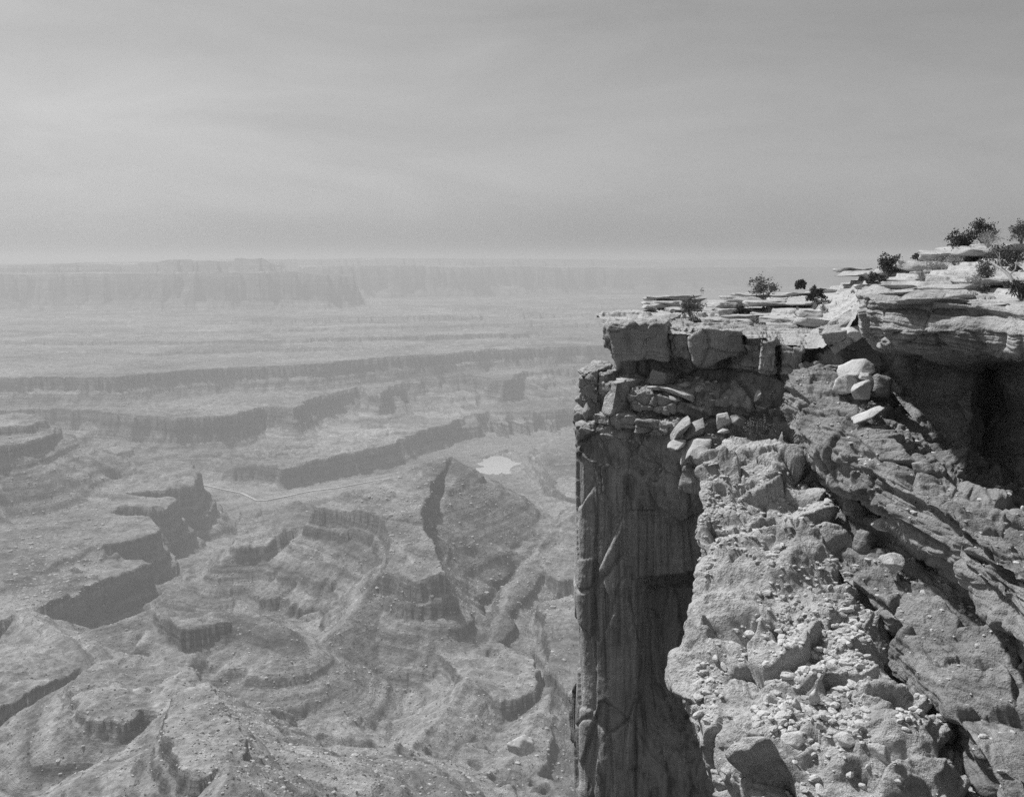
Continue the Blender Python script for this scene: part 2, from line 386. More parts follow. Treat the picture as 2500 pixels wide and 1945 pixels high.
# the middle ridge with its pale cap and fluted faces
ridge([(1112, 1122, 1690), (930, 1195, 1700), (780, 1252, 1660), (640, 1312, 1610), (555, 1370, 1540)], 0.27, 0.42, 5, 900, (1690, -380, -70))
ridge([(1110, 1118, 1700), (1060, 1185, 1600), (1020, 1255, 1500), (970, 1345, 1400), (890, 1445, 1290), (790, 1550, 1180), (700, 1650, 1080)], 0.66, crest=4)
ridge([(1100, 1125, 1700), (930, 1188, 1720), (780, 1245, 1680), (640, 1300, 1650), (540, 1352, 1620)], 0.60, crest=4)
ridge([(1420, 1225, 1760), (1320, 1330, 1560), (1250, 1450, 1380), (1180, 1590, 1180), (1100, 1710, 1040), (1000, 1800, 940)], 0.55)
ridge([(1530, 1400, 1480), (1410, 1560, 1250), (1330, 1700, 1080), (1230, 1840, 920), (1100, 1960, 820)], 0.52)
ridge([(60, 1490, 1310), (200, 1560, 1140), (320, 1605, 1040), (450, 1660, 900), (515, 1750, 740), (540, 1890, 620)], 0.62)
ridge([(250, 1530, 1180), (380, 1478, 1230), (480, 1500, 1180), (600, 1492, 1190), (720, 1560, 1120)], 0.50)
ridge([(500, 1760, 740), (640, 1800, 760), (780, 1850, 740)], 0.50)
butte([(1108, 1112, 0, 1701), (1078, 1150, 0, 1628), (1046, 1180, 0, 1563), (1032, 1235, 0, 1434), (1062, 1318, 0, 1320), (1092, 1395, 0, 1235), (1020, 1420, 0, 1239), (930, 1400, 0, 1296), (955, 1320, 0, 1369), (930, 1250, 0, 1458), (820, 1245, 0, 1531), (760, 1236, 0, 1563), (860, 1196, 0, 1588), (960, 1162, 0, 1636), (1060, 1120, 0, 1701)], 46, (6, 7, 4), 0.66, 2, 2.5)
butte([(725, 1218, 0, 1711), (790, 1245, 0, 1651), (800, 1290, 0, 1574), (700, 1300, 0, 1574), (640, 1330, 0, 1539), (545, 1345, 0, 1522), (565, 1318, 0, 1557), (605, 1278, 0, 1617), (655, 1250, 0, 1660)], 18, (20, 14, 5), 0.5, 2, 4)
# gullied slopes on the right of the ridge
butte([(1290, 1265, 0, 1680), (1345, 1255, 0, 1700), (1420, 1275, 0, 1660), (1480, 1400, 0, 1460), (1350, 1430, 0, 1420), (1310, 1350, 0, 1540)], 34, (12, 12, 5), 0.55, 2, 4)
butte([(1300, 1470, 0, 1340), (1400, 1440, 0, 1380), (1560, 1600, 0, 1150), (1400, 1700, 0, 1060), (1330, 1640, 0, 1120), (1345, 1560, 0, 1210)], 28, (12, 10, 5), 0.5, 2, 4)
butte([(1080, 1570, 0, 1210), (1200, 1560, 0, 1220), (1300, 1600, 0, 1170), (1330, 1680, 0, 1080), (1220, 1720, 0, 1040), (1120, 1660, 0, 1100)], 16, (12, 10, 5), 0.32, 2, 4)
# nearest ground at the lower left
butte([(-500, 1600, 0, 1150), (40, 1565, 0, 1170), (160, 1575, 0, 1140), (235, 1600, 0, 1090), (170, 1650, 0, 1030), (60, 1700, 0, 980), (-100, 1770, 0, 900), (-500, 1850, 0, 850)], 44, (9, 8, 4), 0.55, 2, 4)
butte([(372, 1462, 0, 1240), (400, 1480, 0, 1215), (470, 1490, 0, 1200), (590, 1488, 0, 1205), (560, 1520, 0, 1150), (440, 1535, 0, 1130), (395, 1505, 0, 1170)], 22, (7, 7, 3), 0.45, 1, 3)
butte([(180, 1650, 0, 940), (280, 1595, 0, 1000), (380, 1585, 0, 1010), (450, 1640, 0, 940), (430, 1700, 0, 880), (310, 1740, 0, 840), (200, 1730, 0, 850)], 12, (22, 14, 4), 0.6, 2, 5)
butte([(420, 1690, 0, 800), (510, 1665, 0, 820), (560, 1740, 0, 750), (600, 1800, 0, 700), (560, 1860, 0, 660), (480, 1880, 0, 640), (400, 1800, 0, 690)], 26, (7, 7, 3), 0.6, 2, 4)
# thin hard beds cropping out everywhere: each a small ledge at its own height
RIVER = np.array([P(1166, 1128, 2730)[:2], P(1172, 1104, 2870)[:2], P(1210, 1092, 2960)[:2], P(1258, 1088, 3010)[:2], P(1246, 1110, 2890)[:2], P(1270, 1122, 2820)[:2], P(1262, 1140, 2740)[:2], P(1225, 1158, 2640)[:2], P(1190, 1146, 2660)[:2]])
sr = signed_dist(X, Y, RIVER)
RZ = -576.0
nr_ = sstep(4200, 2200, Rr)
H = H + nr_ * (noise2(X, Y, 70, 4, 57, 0.55, True) * 4.5 + noise2(X, Y, 24, 4, 61, 0.6) * 3.0)
rb = random.Random(4); zi, zo, a, b_ = [-700.0], [-700.0], -700.0, -700.0
while a < 120:
    soft = rb.uniform(7, 20); hard = rb.uniform(2.0, 4.0); tot = soft + hard; up = rb.uniform(0.28, 0.52) * tot
    zi += [a + soft, a + tot]; zo += [b_ + tot - up, b_ + tot]; a += tot; b_ += tot
off = noise2(X, Y, 260, 3, 71) * 6
H2 = np.interp(H + off, zi, zo) - off
msk = (0.25 + 0.75 * sstep(-0.3, 0.25, noise2(X, Y, 130, 3, 77))) * sstep(9000, 3000, Rr)
H = H * (1 - msk) + H2 * msk
off = noise2(X, Y, 1200, 3, 73) * 16
H2 = np.interp((H + off + 700) / 2.0 - 700, zi, zo); H2 = (H2 + 700) * 2.0 - 700 - off
msk = sstep(3600, 4300, Rr) * sstep(9000, 7000, Rr) * (0.35 + 0.65 * sstep(-0.3, 0.2, noise2(X, Y, 500, 3, 79)))
H = H * (1 - msk) + H2 * msk
H = H + sstep(3400, 4200, Rr) * sstep(9000, 6500, Rr) * noise2(X, Y, 240, 5, 87, 0.6, True) * 9
H = H + WOB3 * np.clip(Rr / 2500, 0.3, 1.2) * 1.0
ROADP = [(440, 1172, 2530), (500, 1185, 2470), (550, 1196, 2420), (590, 1204, 2385), (625, 1220, 2315), (650, 1220, 2315), (700, 1211, 2355), (760, 1199, 2410), (820, 1192, 2440), (890, 1180, 2500), (960, 1166, 2560), (1040, 1150, 2640)]
rq = np.array([((p[0] - CX) / F * p[2], p[2]) for p in ROADP]); rd = np.full(len(X), 1e9)
near_r = np.nonzero((Y > 2150) & (Y < 2700) & (X > -1100) & (X < 0))[0]
for a, b_ in zip(rq[:-1], rq[1:]):
    e_ = b_ - a; t = np.clip(((X[near_r] - a[0]) * e_[0] + (Y[near_r] - a[1]) * e_[1]) / (e_ @ e_), 0, 1)
    rd[near_r] = np.minimum(rd[near_r], np.hypot(X[near_r] - a[0] - t * e_[0], Y[near_r] - a[1] - t * e_[1]))
H = -561 + (H + 561) * sstep(16, 130, rd)                       # the flat the track crosses
srw = sr + WOB2 * 30 + WOB1 * 20 + 14
H = np.where(srw < 5, np.minimum(H, RZ - 1.5 + np.maximum(srw, -4) * 0.3), np.maximum(H, np.minimum(H, RZ) * 0 + np.where(sr < 160, RZ + 0.5 + np.clip(srw, 0, 40) * 0.12, -9999)))
V = np.stack([X, Y, H], 1)
canyon = link('canyon_terrain', quads_mesh('canyon_terrain', V, grid_faces(len(ROWS), len(COLS))[:, ::-1]), M['canyon'], kind='structure')
HG = H.reshape(len(ROWS), len(COLS))

def ground(x, y):
    """height of the canyon sheet at plan points"""
    px = x / y * F + CX
    j = np.clip(np.searchsorted(COLS, px) - 1, 0, len(COLS) - 2); i = np.clip(np.searchsorted(ROWS, y) - 1, 0, len(ROWS) - 2)
    u = np.clip((px - COLS[j]) / (COLS[j + 1] - COLS[j]), 0, 1); v = np.clip((y - ROWS[i]) / (ROWS[i + 1] - ROWS[i]), 0, 1)
    return (HG[i, j] * (1 - u) + HG[i, j + 1] * u) * (1 - v) + (HG[i + 1, j] * (1 - u) + HG[i + 1, j + 1] * u) * v

# river water
m, nt, b = new_mat('river_water', 0.12); b.inputs['Base Color'].default_value = (0.55, 0.55, 0.55, 1); b.inputs['Specular IOR Level'].default_value = 0.6
M['water'] = m
cen = RIVER.mean(0)
pl = cen + (RIVER - cen) * 1.5
bm = bmesh.new(); bm.faces.new([bm.verts.new((p[0], p[1], RZ)) for p in pl]); bmesh.ops.triangulate(bm, faces=bm.faces[:])
me = bpy.data.meshes.new('river'); bm.to_mesh(me); bm.free()
link('river', me, M['water'], kind='structure')

# pale track across the flat
def ribbon(pts, w):
    xs = np.array([((p[0] - CX) / F * p[2], p[2]) for p in pts])
    t = np.linspace(0, len(xs) - 1, 120); q = np.stack([np.interp(t, range(len(xs)), xs[:, k]) for k in (0, 1)], 1)
    tg = np.gradient(q, axis=0); tg /= np.linalg.norm(tg, axis=1, keepdims=True); nrm = np.stack([-tg[:, 1], tg[:, 0]], 1)
    vs = []
    for s in (-1, 0, 1):
        e = q + nrm * w * s * 0.5; vs.append(np.stack([e[:, 0], e[:, 1], ground(e[:, 0], e[:, 1]) + 1.6], 1))
    return np.stack(vs, 1)
R3 = ribbon(ROADP, 6.5)
link('dirt_road', quads_mesh('dirt_road', R3.reshape(-1, 3), grid_faces(120, 3)), M['road'], kind='structure')

# ------------------------------------------------------------------ rock shapes
def rock_mesh(name, seed, sub=3, planes=14, flat=(1, 1, 1), rough=0.05):
    """a fractured stone: a ball cut by random planes, then roughened; about one unit across"""
    bm = bmesh.new(); bmesh.ops.create_icosphere(bm, subdivisions=sub, radius=1.0)
    v = np.array([p.co[:] for p in bm.verts])
    fc = np.array([[p.index for p in f.verts] for f in bm.faces]); bm.free()
    rs = np.random.RandomState(seed)
    n = rs.normal(size=(planes, 3)); n /= np.linalg.norm(n, axis=1, keepdims=True)
    d = rs.uniform(0.46, 0.72, planes)
    k = (v @ n.T); t = np.where(k > 0.05, d[None] / np.maximum(k, 0.05), 9).min(1)
    v = v * np.minimum(t, 0.98)[:, None]
    v = v + v * (fbm(v * 2.2 + seed, 3, 0.5, seed)[:, None] * rough * 2)
    v = v * np.array(flat) * 0.72
    return quads_mesh(name, v, fc, smooth=False if sub < 3 else True)

ROCKS = [rock_mesh('stone', 100 + k, 2, 13, (1, 0.8, 0.55)) for k in range(8)]
for r_ in ROCKS: r_.materials.append(M['stone'])

def strata_disp(v, amp, thick, seed):
    """ledges: each thin bed stands out or back a little, where the bedding shows"""
    zz = v[:, 2] + 0.10 * vnoise(v * 0.35, seed) + 0.03 * vnoise(v * 1.5, seed + 1)
    r = 0
    for k, t in enumerate((thick, thick * 0.45)):
        u = zz / t; i = np.floor(u); f = u - i
        a = Hsh(i.astype(np.int64), (i * 0).astype(np.int64), (i * 0).astype(np.int64), seed + k)
        bnx = Hsh((i + 1).astype(np.int64), (i * 0).astype(np.int64), (i * 0).astype(np.int64), seed + k)
        s = sstep(0.78, 1.0, f)
        r = r + (a * (1 - s) + bnx * s - 0.5) * (1.0 if k == 0 else 0.5)
        r = r - 0.35 * (np.exp(-((f - 0.9) / 0.07) ** 2))
    mask = 0.35 + 0.65 * sstep(-0.25, 0.35, vnoise(v * 0.5 + 9, seed + 5))
    return r * amp * mask

def rock_disp(v, seed, block=0.0, bs=(0.8, 0.8, 1.4), strata=0.0, thick=0.3, lump=0.0, ls=0.7, fine=0.02, flute=0.0):
    d = np.zeros(len(v))
    if lump: d += fbm(v * ls, 4, 0.5, seed) * lump
    if block:
        q = v * np.array(bs) + 0.25 * np.stack([vnoise(v * 0.9, seed + 61), vnoise(v * 0.9 + 5, seed + 62), vnoise(v * 0.9 + 11, seed + 63)], 1)
        f1, f2, c, tl = voronoi(q, seed, 0.9, True)
        d += (c - 0.5) * block * 1.3 + tl * block * 3.0
        d -= np.exp(-((f2 - f1) / 0.055) ** 2) * block * 0.55
    if strata: d += strata_disp(v, strata, thick, seed)
    if flute:
        q = v * np.array([1.3, 1.3, 0.10])
        d += fbm(q, 4, 0.55, seed + 71, True) * flute
    if fine: d += fbm(v * 5.0, 4, 0.6, seed + 81) * fine
    return d

def sheet(name, rows, seg, ncol, disp, smooth_it=2, mat=None, flip=False, seed=0, extra=None, after=1):
    """a rock face lofted through rows of control points (photo x, y, distance in metres), then broken up by rock_disp"""
    R = np.array([[P(*p) for p in r] for r in rows])            # rows x controls x 3
    nr, nk, _ = R.shape
    # along each row: Catmull-Rom
    t = np.linspace(0, nk - 1 - 1e-6, ncol); k = np.floor(t).astype(int); u = (t - k)[None, :, None]
    g = lambda j: R[:, np.clip(j, 0, nk - 1)]
    p0, p1, p2, p3 = g(k - 1), g(k), g(k + 1), g(k + 2)
    C = 0.5 * ((2 * p1) + (-p0 + p2) * u + (2 * p0 - 5 * p1 + 4 * p2 - p3) * u ** 2 + (-p0 + 3 * p1 - 3 * p2 + p3) * u ** 3)
    out = [C[0]]
    for r in range(nr - 1):
        n = seg[r]
        for s in range(1, n + 1): out.append(C[r] + (C[r + 1] - C[r]) * (s / n))
    V = np.array(out)
    for _ in range(smooth_it):
        W = V.copy(); W[1:-1] = (V[:-2] + 2 * V[1:-1] + V[2:]) / 4; W[:, 1:-1] = (W[:, :-2] + 2 * W[:, 1:-1] + W[:, 2:]) / 4; V = W
    N = grid_normals(V)
    if flip: N = -N
    d = disp(V.reshape(-1, 3), N.reshape(-1, 3))
    Vd = V + N * d.reshape(V.shape[0], V.shape[1], 1)
    for _ in range(after):
        W = Vd.copy(); W[1:-1] = (Vd[:-2] + 4 * Vd[1:-1] + Vd[2:]) / 6; W[:, 1:-1] = (W[:, :-2] + 4 * W[:, 1:-1] + W[:, 2:]) / 6; Vd = W
    if extra is not None: Vd = extra(Vd)
    fc = grid_faces(V.shape[0], V.shape[1])
    if flip: fc = fc[:, ::-1]
    o = link(name, quads_mesh(name, Vd.reshape(-1, 3), fc), mat, kind='structure')
    return o, Vd, grid_normals(Vd) * (-1 if flip else 1)

# ------------------------------------------------------------------ the promontory
# 1 the cliff from the underside of the cap to far below the frame
cliff_rows = [
 [(1500, 802, 42), (1492, 802, 37.9), (1520, 802, 36.9), (1570, 802, 36.5), (1620, 802, 36.1), (1680, 808, 35.7), (1760, 812, 35.2), (1860, 832, 34.4), (1950, 850, 33.6), (2020, 860, 33)],
 [(1530, 885, 41), (1508, 884, 37.6), (1530, 886, 37.2), (1570, 888, 37.0), (1620, 890, 36.7), (1690, 896, 36.3), (1760, 892, 35.7), (1860, 905, 34.6), (1950, 925, 33.4), (2020, 940, 32.6)],
 [(1500, 925, 41), (1490, 915, 37.6), (1520, 925, 37.1), (1570, 932, 36.8), (1620, 925, 36.5), (1690, 918, 36.3), (1760, 922, 35.7), (1860, 942, 34.2), (1950, 965, 33), (2020, 980, 32)],
 [(1440, 905, 42), (1414, 908, 37.2), (1440, 925, 36.4), (1527, 945, 35.5), (1600, 960, 34.9), (1650, 975, 34.5), (1720, 985, 34), (1860, 992, 33.2), (1960, 1020, 32), (2030, 1040, 31)],
 [(1440, 990, 42), (1424, 988, 37.3), (1455, 1000, 36.5), (1530, 1006, 35.7), (1600, 1008, 35.1), (1650, 1008, 34.9), (1720, 1012, 34.9), (1860, 1022, 33.7), (1960, 1060, 32.2), (2030, 1080, 31.2)],
 [(1420, 1005, 42), (1404, 1012, 37.1), (1450, 1018, 36.0), (1530, 1022, 35.2), (1600, 1032, 34.6), (1650, 1042, 34.2), (1720, 1048, 33.8), (1860, 1055, 33.2), (1960, 1092, 31.8), (2030, 1110, 31)],
 [(1430, 1025, 42), (1398, 1030, 36.9), (1445, 1052, 35.6), (1530, 1076, 34.7), (1600, 1098, 34.2), (1660, 1115, 33.7), (1730, 1130, 33.3), (1860, 1145, 32.7), (1960, 1180, 31.4), (2030, 1190, 31)],
 [(1440, 1085, 42), (1405, 1075, 37.1), (1450, 1112, 35.9), (1530, 1148, 35.0), (1600, 1166, 34.5), (1660, 1188, 34), (1730, 1208, 33.7), (1860, 1230, 33.3), (1960, 1250, 32), (2030, 1260, 32)],
 [(1440, 1100, 42), (1402, 1090, 36.9), (1450, 1128, 35.6), (1530, 1162, 34.75), (1600, 1180, 34.3), (1660, 1200, 33.9), (1730, 1220, 33.7), (1860, 1240, 33.6), (1960, 1260, 33), (2030, 1270, 33)],
 [(1440, 1250, 42), (1402, 1250, 37.0), (1450, 1260, 35.7), (1535, 1270, 34.85), (1600, 1280, 34.6), (1660, 1290, 34.4), (1740, 1300, 34.3), (1860, 1310, 34.2), (1960, 1320, 34), (2030, 1330, 34)],
 [(1440, 1405, 42), (1400, 1405, 36.9), (1450, 1408, 35.6), (1552, 1410, 34.75), (1600, 1412, 34.6), (1660, 1405, 34.6), (1740, 1400, 34.6), (1860, 1400, 34.6), (1960, 1400, 35), (2030, 1400, 35)],
 [(1440, 1430, 42), (1400, 1430, 36.9), (1450, 1432, 35.6), (1555, 1432, 34.75), (1590, 1436, 36.4), (1660, 1432, 37.2), (1740, 1430, 37.4), (1860, 1430, 37.2), (1960, 1430, 37), (2030, 1430, 37)],
 [(1440, 1540, 42), (1403, 1540, 36.9), (1455, 1540, 35.6), (1562, 1540, 34.8), (1598, 1540, 36.9), (1665, 1540, 37.7), (1745, 1540, 38), (1860, 1540, 37.5), (1960, 1540, 37), (2030, 1540, 37)],
 [(1440, 1650, 42), (1408, 1650, 36.9), (1458, 1650, 35.5), (1562, 1650, 34.9), (1600, 1655, 36.6), (1665, 1660, 37.2), (1745, 1660, 37.4), (1860, 1660, 37), (1960, 1660, 37), (2030, 1660, 37)],
 [(1440, 1860, 42), (1402, 1860, 36.7), (1452, 1860, 35.2), (1545, 1860, 34.6), (1610, 1860, 34.8), (1670, 1860, 35), (1745, 1860, 35), (1860, 1860, 35), (1960, 1860, 35), (2030, 1860, 35)],
 [(1440, 2400, 42), (1400, 2400, 36.2), (1450, 2400, 34.5), (1545, 2400, 33.8), (1610, 2400, 33), (1670, 2400, 32.5), (1745, 2400, 32), (1860, 2400, 32), (1960, 2400, 32), (2030, 2400, 32)],
]
def wall_disp(v, n):
    up = sstep(-6.6, -5.4, v[:, 2])                             # beds above, one smooth face below
    d = rock_disp(v, 5, 0.30, (0.9, 0.9, 1.5), 0.13, 0.28, 0.25, 0.6, 0.025) * up
    lo = rock_disp(v, 8, 0.0, (0.5, 0.5, 0.35), 0.0, 0.9, 0.06, 0.35, 0.025, 0.0)
    f1, f2, c, tl = voronoi(v * np.array([0.42, 0.42, 0.19]) + 3.3, 4, 0.9, True)
    lo += (c - 0.5) * 0.07 + tl * 0.08 - np.exp(-((f2 - f1) / 0.018) ** 2) * 0.10
    g1, g2, c2 = voronoi(v * np.array([1.0, 1.0, 0.42]) + 1.7, 14)
    lo += np.where(c2 > 0.62, (c2 - 0.62) * -0.5, 0) - np.exp(-((g2 - g1) / 0.03) ** 2) * 0.05 * (c2 > 0.5)
    return d + lo * (1 - up)
cliff, cV, cN = sheet('cliff_face', cliff_rows, [26, 12, 14, 26, 10, 14, 26, 6, 50, 50, 8, 36, 36, 60, 50], 420, wall_disp, 2, M['wall'], True)

# 2 the flagstone top
top_rows = [
 [(1482, 806, 37.2), (1560, 806, 36.2), (1625, 812, 35.4), (1720, 818, 34.7), (1820, 828, 33.7), (1900, 845, 33), (1990, 850, 32.2), (2060, 815, 31.4), (2105, 750, 30), (2155, 742, 27), (2300, 748, 25.2), (2450, 772, 24), (2650, 795, 21)],
 [(1474, 790, 37.6), (1555, 788, 36.6), (1625, 794, 35.8), (1720, 799, 35.2), (1820, 806, 34.4), (1900, 820, 33.8), (1990, 815, 33.2), (2060, 780, 32.4), (2106, 725, 31.2), (2160, 722, 28.5), (2300, 726, 26.6), (2450, 748, 25.2), (2680, 765, 22)],
 [(1455, 774, 42), (1530, 769, 42), (1610, 766, 42), (1720, 768, 41), (1820, 762, 41), (1900, 757, 40.5), (1990, 747, 40), (2060, 728, 39), (2120, 702, 38), (2190, 692, 35.5), (2310, 690, 33), (2450, 695, 31), (2750, 700, 28)],
 [(1480, 769, 46), (1560, 760, 47), (1640, 754, 48), (1730, 747, 49), (1830, 731, 50), (1910, 716, 50), (2000, 701, 50), (2070, 686, 49), (2130, 669, 48), (2200, 656, 46), (2310, 634, 44), (2450, 616, 42), (2800, 590, 38)],
 [(1500, 800, 60), (1580, 790, 60), (1660, 780, 62), (1750, 765, 64), (1850, 750, 64), (1930, 735, 63), (2010, 720, 62), (2080, 705, 61), (2140, 695, 60), (2200, 680, 60), (2310, 655, 58), (2450, 640, 56), (2800, 620, 52)],
 [(1500, 1300, 66), (1580, 1300, 66), (1660, 1300, 67), (1750, 1300, 68), (1850, 1300, 68), (1930, 1300, 68), (2010, 1300, 68), (2080, 1300, 68), (2140, 1300, 68), (2200, 1300, 68), (2310, 1300, 66), (2450, 1300, 66), (2800, 1300, 64)],
]
def terraces(V):
    s = V.shape; v = V.reshape(-1, 3).copy()
    z = v[:, 2] + fbm(v * np.array([0.22, 0.22, 0.0]) + 4, 4, 0.55, 91) * 0.42 + fbm(v * np.array([1.1, 1.1, 0]) + 1, 3, 0.5, 97) * 0.07
    t = 0.16 + 0.05 * vnoise(v * np.array([0.1, 0.1, 0]), 3)
    u = z / t; i = np.floor(u); f = u - i
    zt = (i + sstep(0.80, 0.99, f)) * t + (f - 0.5) * t * 0.15
    nz = grid_normals(V).reshape(-1, 3)[:, 2]; k = sstep(0.80, 0.93, np.abs(nz)) * (v[:, 2] > -6)
    v[:, 2] = zt * k + v[:, 2] * (1 - k)
    v[:, :2] += np.stack([vnoise(v * 3.0, 5), vnoise(v * 3.0 + 9, 6)], 1) * 0.02
    return v.reshape(s)
topo, tV, tN = sheet('plateau_top', top_rows, [10, 110, 150, 60, 40], 520, lambda v, n: fbm(v * 4, 3, 0.5, 7) * 0.03, 1, M['flag'], False, extra=terraces)

# 3 the scree-covered ledge in the middle
L = [
 [(1800, 1165, 34.5), (1780, 1125, 32.8), (1772, 1092, 32.3), (1795, 1078, 32.4), (1850, 1085, 32.1), (1930, 1110, 31.4), (2000, 1120, 32)],
 [(1780, 1270, 33.5), (1738, 1235, 31.2), (1722, 1190, 30.4), (1760, 1172, 30.4), (1850, 1180, 29.9), (1960, 1185, 29.6), (2040, 1190, 30.5)],
 [(1780, 1410, 32), (1732, 1365, 29.2), (1716, 1290, 28.1), (1760, 1275, 28.1), (1870, 1280, 27.6), (2000, 1285, 27.4), (2070, 1290, 28)],
 [(1800, 1510, 30.5), (1752, 1490, 27.9), (1742, 1425, 26.8), (1790, 1395, 26.4), (1890, 1392, 25.7), (2030, 1400, 25.4), (2100, 1400, 26.5)],
 [(1770, 1650, 29), (1708, 1600, 25.7), (1690, 1530, 24.7), (1750, 1495, 24.5), (1900, 1502, 23.7), (2070, 1520, 23.4), (2150, 1520, 24.5)],
 [(1770, 1810, 27.5), (1684, 1745, 24.1), (1665, 1655, 23.1), (1740, 1612, 22.7), (1900, 1620, 21.7), (2110, 1605, 21.8), (2210, 1620, 23)],
 [(1800, 1910, 26), (1702, 1805, 22.9), (1676, 1722, 22), (1750, 1722, 21.1), (1900, 1732, 20.1), (2160, 1705, 20.2), (2270, 1720, 21)],
 [(1820, 2010, 24.5), (1748, 1905, 21.5), (1732, 1832, 20.9), (1790, 1832, 20), (1920, 1852, 18.9), (2200, 1832, 18.8), (2340, 1850, 20)],
 [(1830, 2210, 23), (1764, 2105, 20.1), (1748, 2042, 19.4), (1800, 2042, 18.5), (1930, 2062, 17.3), (2250, 2052, 17), (2410, 2050, 18)],
]
def scree_disp(v, n):
    side = sstep(0.75, 0.35, n[:, 2])
    bed = rock_disp(v, 16, 0.24, (0.55, 0.55, 0.7), 0.07, 0.4, 0.40, 0.5, 0.04)
    d = fbm(v * 0.42 + 2, 3, 0.5, 12) * 0.95                                     # hollows and humps
    rocky = sstep(-0.05, 0.25, fbm(v * 0.5 + 8, 3, 0.5, 18))
    d += (rock_disp(v, 15, 0.34, (0.9, 0.9, 1.7), 0.14, 0.24, 0.10, 0.8, 0.02)) * rocky
    d += (fbm(v * np.array([1.6, 1.6, 2.6]), 5, 0.6, 19, True) * 0.15 + fbm(v * 5, 3, 0.6, 21) * 0.04) * (1 - rocky * 0.8)
    return d * (1 - side) + bed * side + rock_disp(v, 91, 0.055, (2.4, 2.4, 4.4), 0.04, 0.13, 0, 1, 0) * (0.5 + 0.5 * rocky)
ledge, lV, lN = sheet('scree_ledge', L, [40, 44, 44, 48, 48, 52, 52, 50], 330, scree_disp, 3, M['scree'], True)

# 4 the rounded ledges stepping down on the right
T = [
 [(1960, 850, 34.5), (1930, 902, 33.3), (1908, 942, 32.3), (1892, 990, 31.7), (1902, 1040, 31.8), (1918, 1075, 32.6), (1932, 1100, 32.4), (1940, 1130, 32), (1946, 1150, 32.2), (1955, 1175, 33)],
 [(2040, 852, 32.7), (1990, 912, 31.5), (1945, 952, 30.6), (1922, 1020, 29.9), (1945, 1085, 30), (1962, 1112, 31.2), (1976, 1142, 30.8), (1985, 1190, 30.2), (1992, 1230, 30.2), (1995, 1270, 31)],
 [(2135, 905, 31.6), (2060, 962, 29.5), (2010, 1002, 28.8), (1988, 1080, 28.1), (2010, 1150, 28.2), (2032, 1168, 29.6), (2042, 1222, 29), (2020, 1290, 27.9), (2032, 1330, 27.9), (2040, 1370, 29)],
 [(2220, 995, 30.4), (2140, 1022, 27.7), (2080, 1052, 27.1), (2058, 1130, 26.5), (2080, 1200, 26.6), (2102, 1218, 28.2), (2112, 1292, 27.2), (2045, 1395, 25.4), (2060, 1450, 25.7), (2075, 1520, 27)],
 [(2290, 1060, 28.8), (2200, 1092, 26), (2140, 1112, 25.5), (2128, 1200, 25), (2150, 1260, 25.2), (2180, 1282, 26.8), (2192, 1362, 25.6), (2120, 1450, 24), (2112, 1540, 24.8), (2125, 1620, 26)],
 [(2370, 1100, 28), (2280, 1152, 24.4), (2200, 1172, 23.8), (2188, 1260, 23.3), (2200, 1310, 23.4), (2250, 1342, 25.2), (2282, 1432, 23.6), (2190, 1515, 22.5), (2172, 1600, 23.4), (2185, 1700, 24.8)],
 [(2460, 1150, 28), (2370, 1222, 22.7), (2300, 1242, 22), (2288, 1330, 21.6), (2310, 1400, 21.7), (2350, 1432, 23.2), (2372, 1522, 21.7), (2270, 1610, 20.8), (2252, 1700, 21.7), (2265, 1800, 23)],
 [(2560, 1303, 21.3), (2480, 1322, 20.7), (2420, 1342, 20.2), (2408, 1430, 19.8), (2430, 1510, 19.9), (2460, 1542, 21.2), (2482, 1642, 19.8), (2330, 1740, 19), (2322, 1840, 19.8), (2335, 1940, 21)],
 [(2700, 1423, 19.3), (2620, 1442, 18.7), (2560, 1462, 18.2), (2548, 1560, 17.8), (2570, 1650, 17.9), (2600, 1682, 19.2), (2602, 1802, 17.8), (2420, 1880, 17), (2420, 1980, 17.6), (2430, 2080, 19)],
 [(2900, 1620, 17.2), (2820, 1640, 16.7), (2760, 1660, 16.2), (2750, 1760, 15.9), (2770, 1850, 16), (2800, 1880, 17.2), (2800, 2000, 15.8), (2620, 2120, 15), (2620, 2220, 15.6), (2630, 2320, 17)],
]
def ledge_disp(v, n):
    a = rock_disp(v, 25, 0.22, (0.34, 0.34, 0.5), 0.19, 0.34, 0.20, 0.5, 0.03) + rock_disp(v, 26, 0.06, (1.3, 1.3, 1.9), 0, 0.3, 0, 1, 0)
    flat = sstep(0.55, 0.85, n[:, 2])
    b_ = rock_disp(v, 27, 0.17, (0.9, 0.9, 2.2), 0.16, 0.18, 0.24, 0.6, 0.05)
    return a * (1 - flat) + b_ * flat + rock_disp(v, 92, 0.035, (2.0, 2.0, 4.6), 0.09, 0.12, 0, 1, 0)
T2 = [list(c) for c in zip(*T)]                                 # rows run down the face
step, sV, sN = sheet('rock_ledge', T2, [70, 40, 44, 34, 16, 40, 60, 40, 30], 530, ledge_disp, 3, M['ledge'], True, after=2)

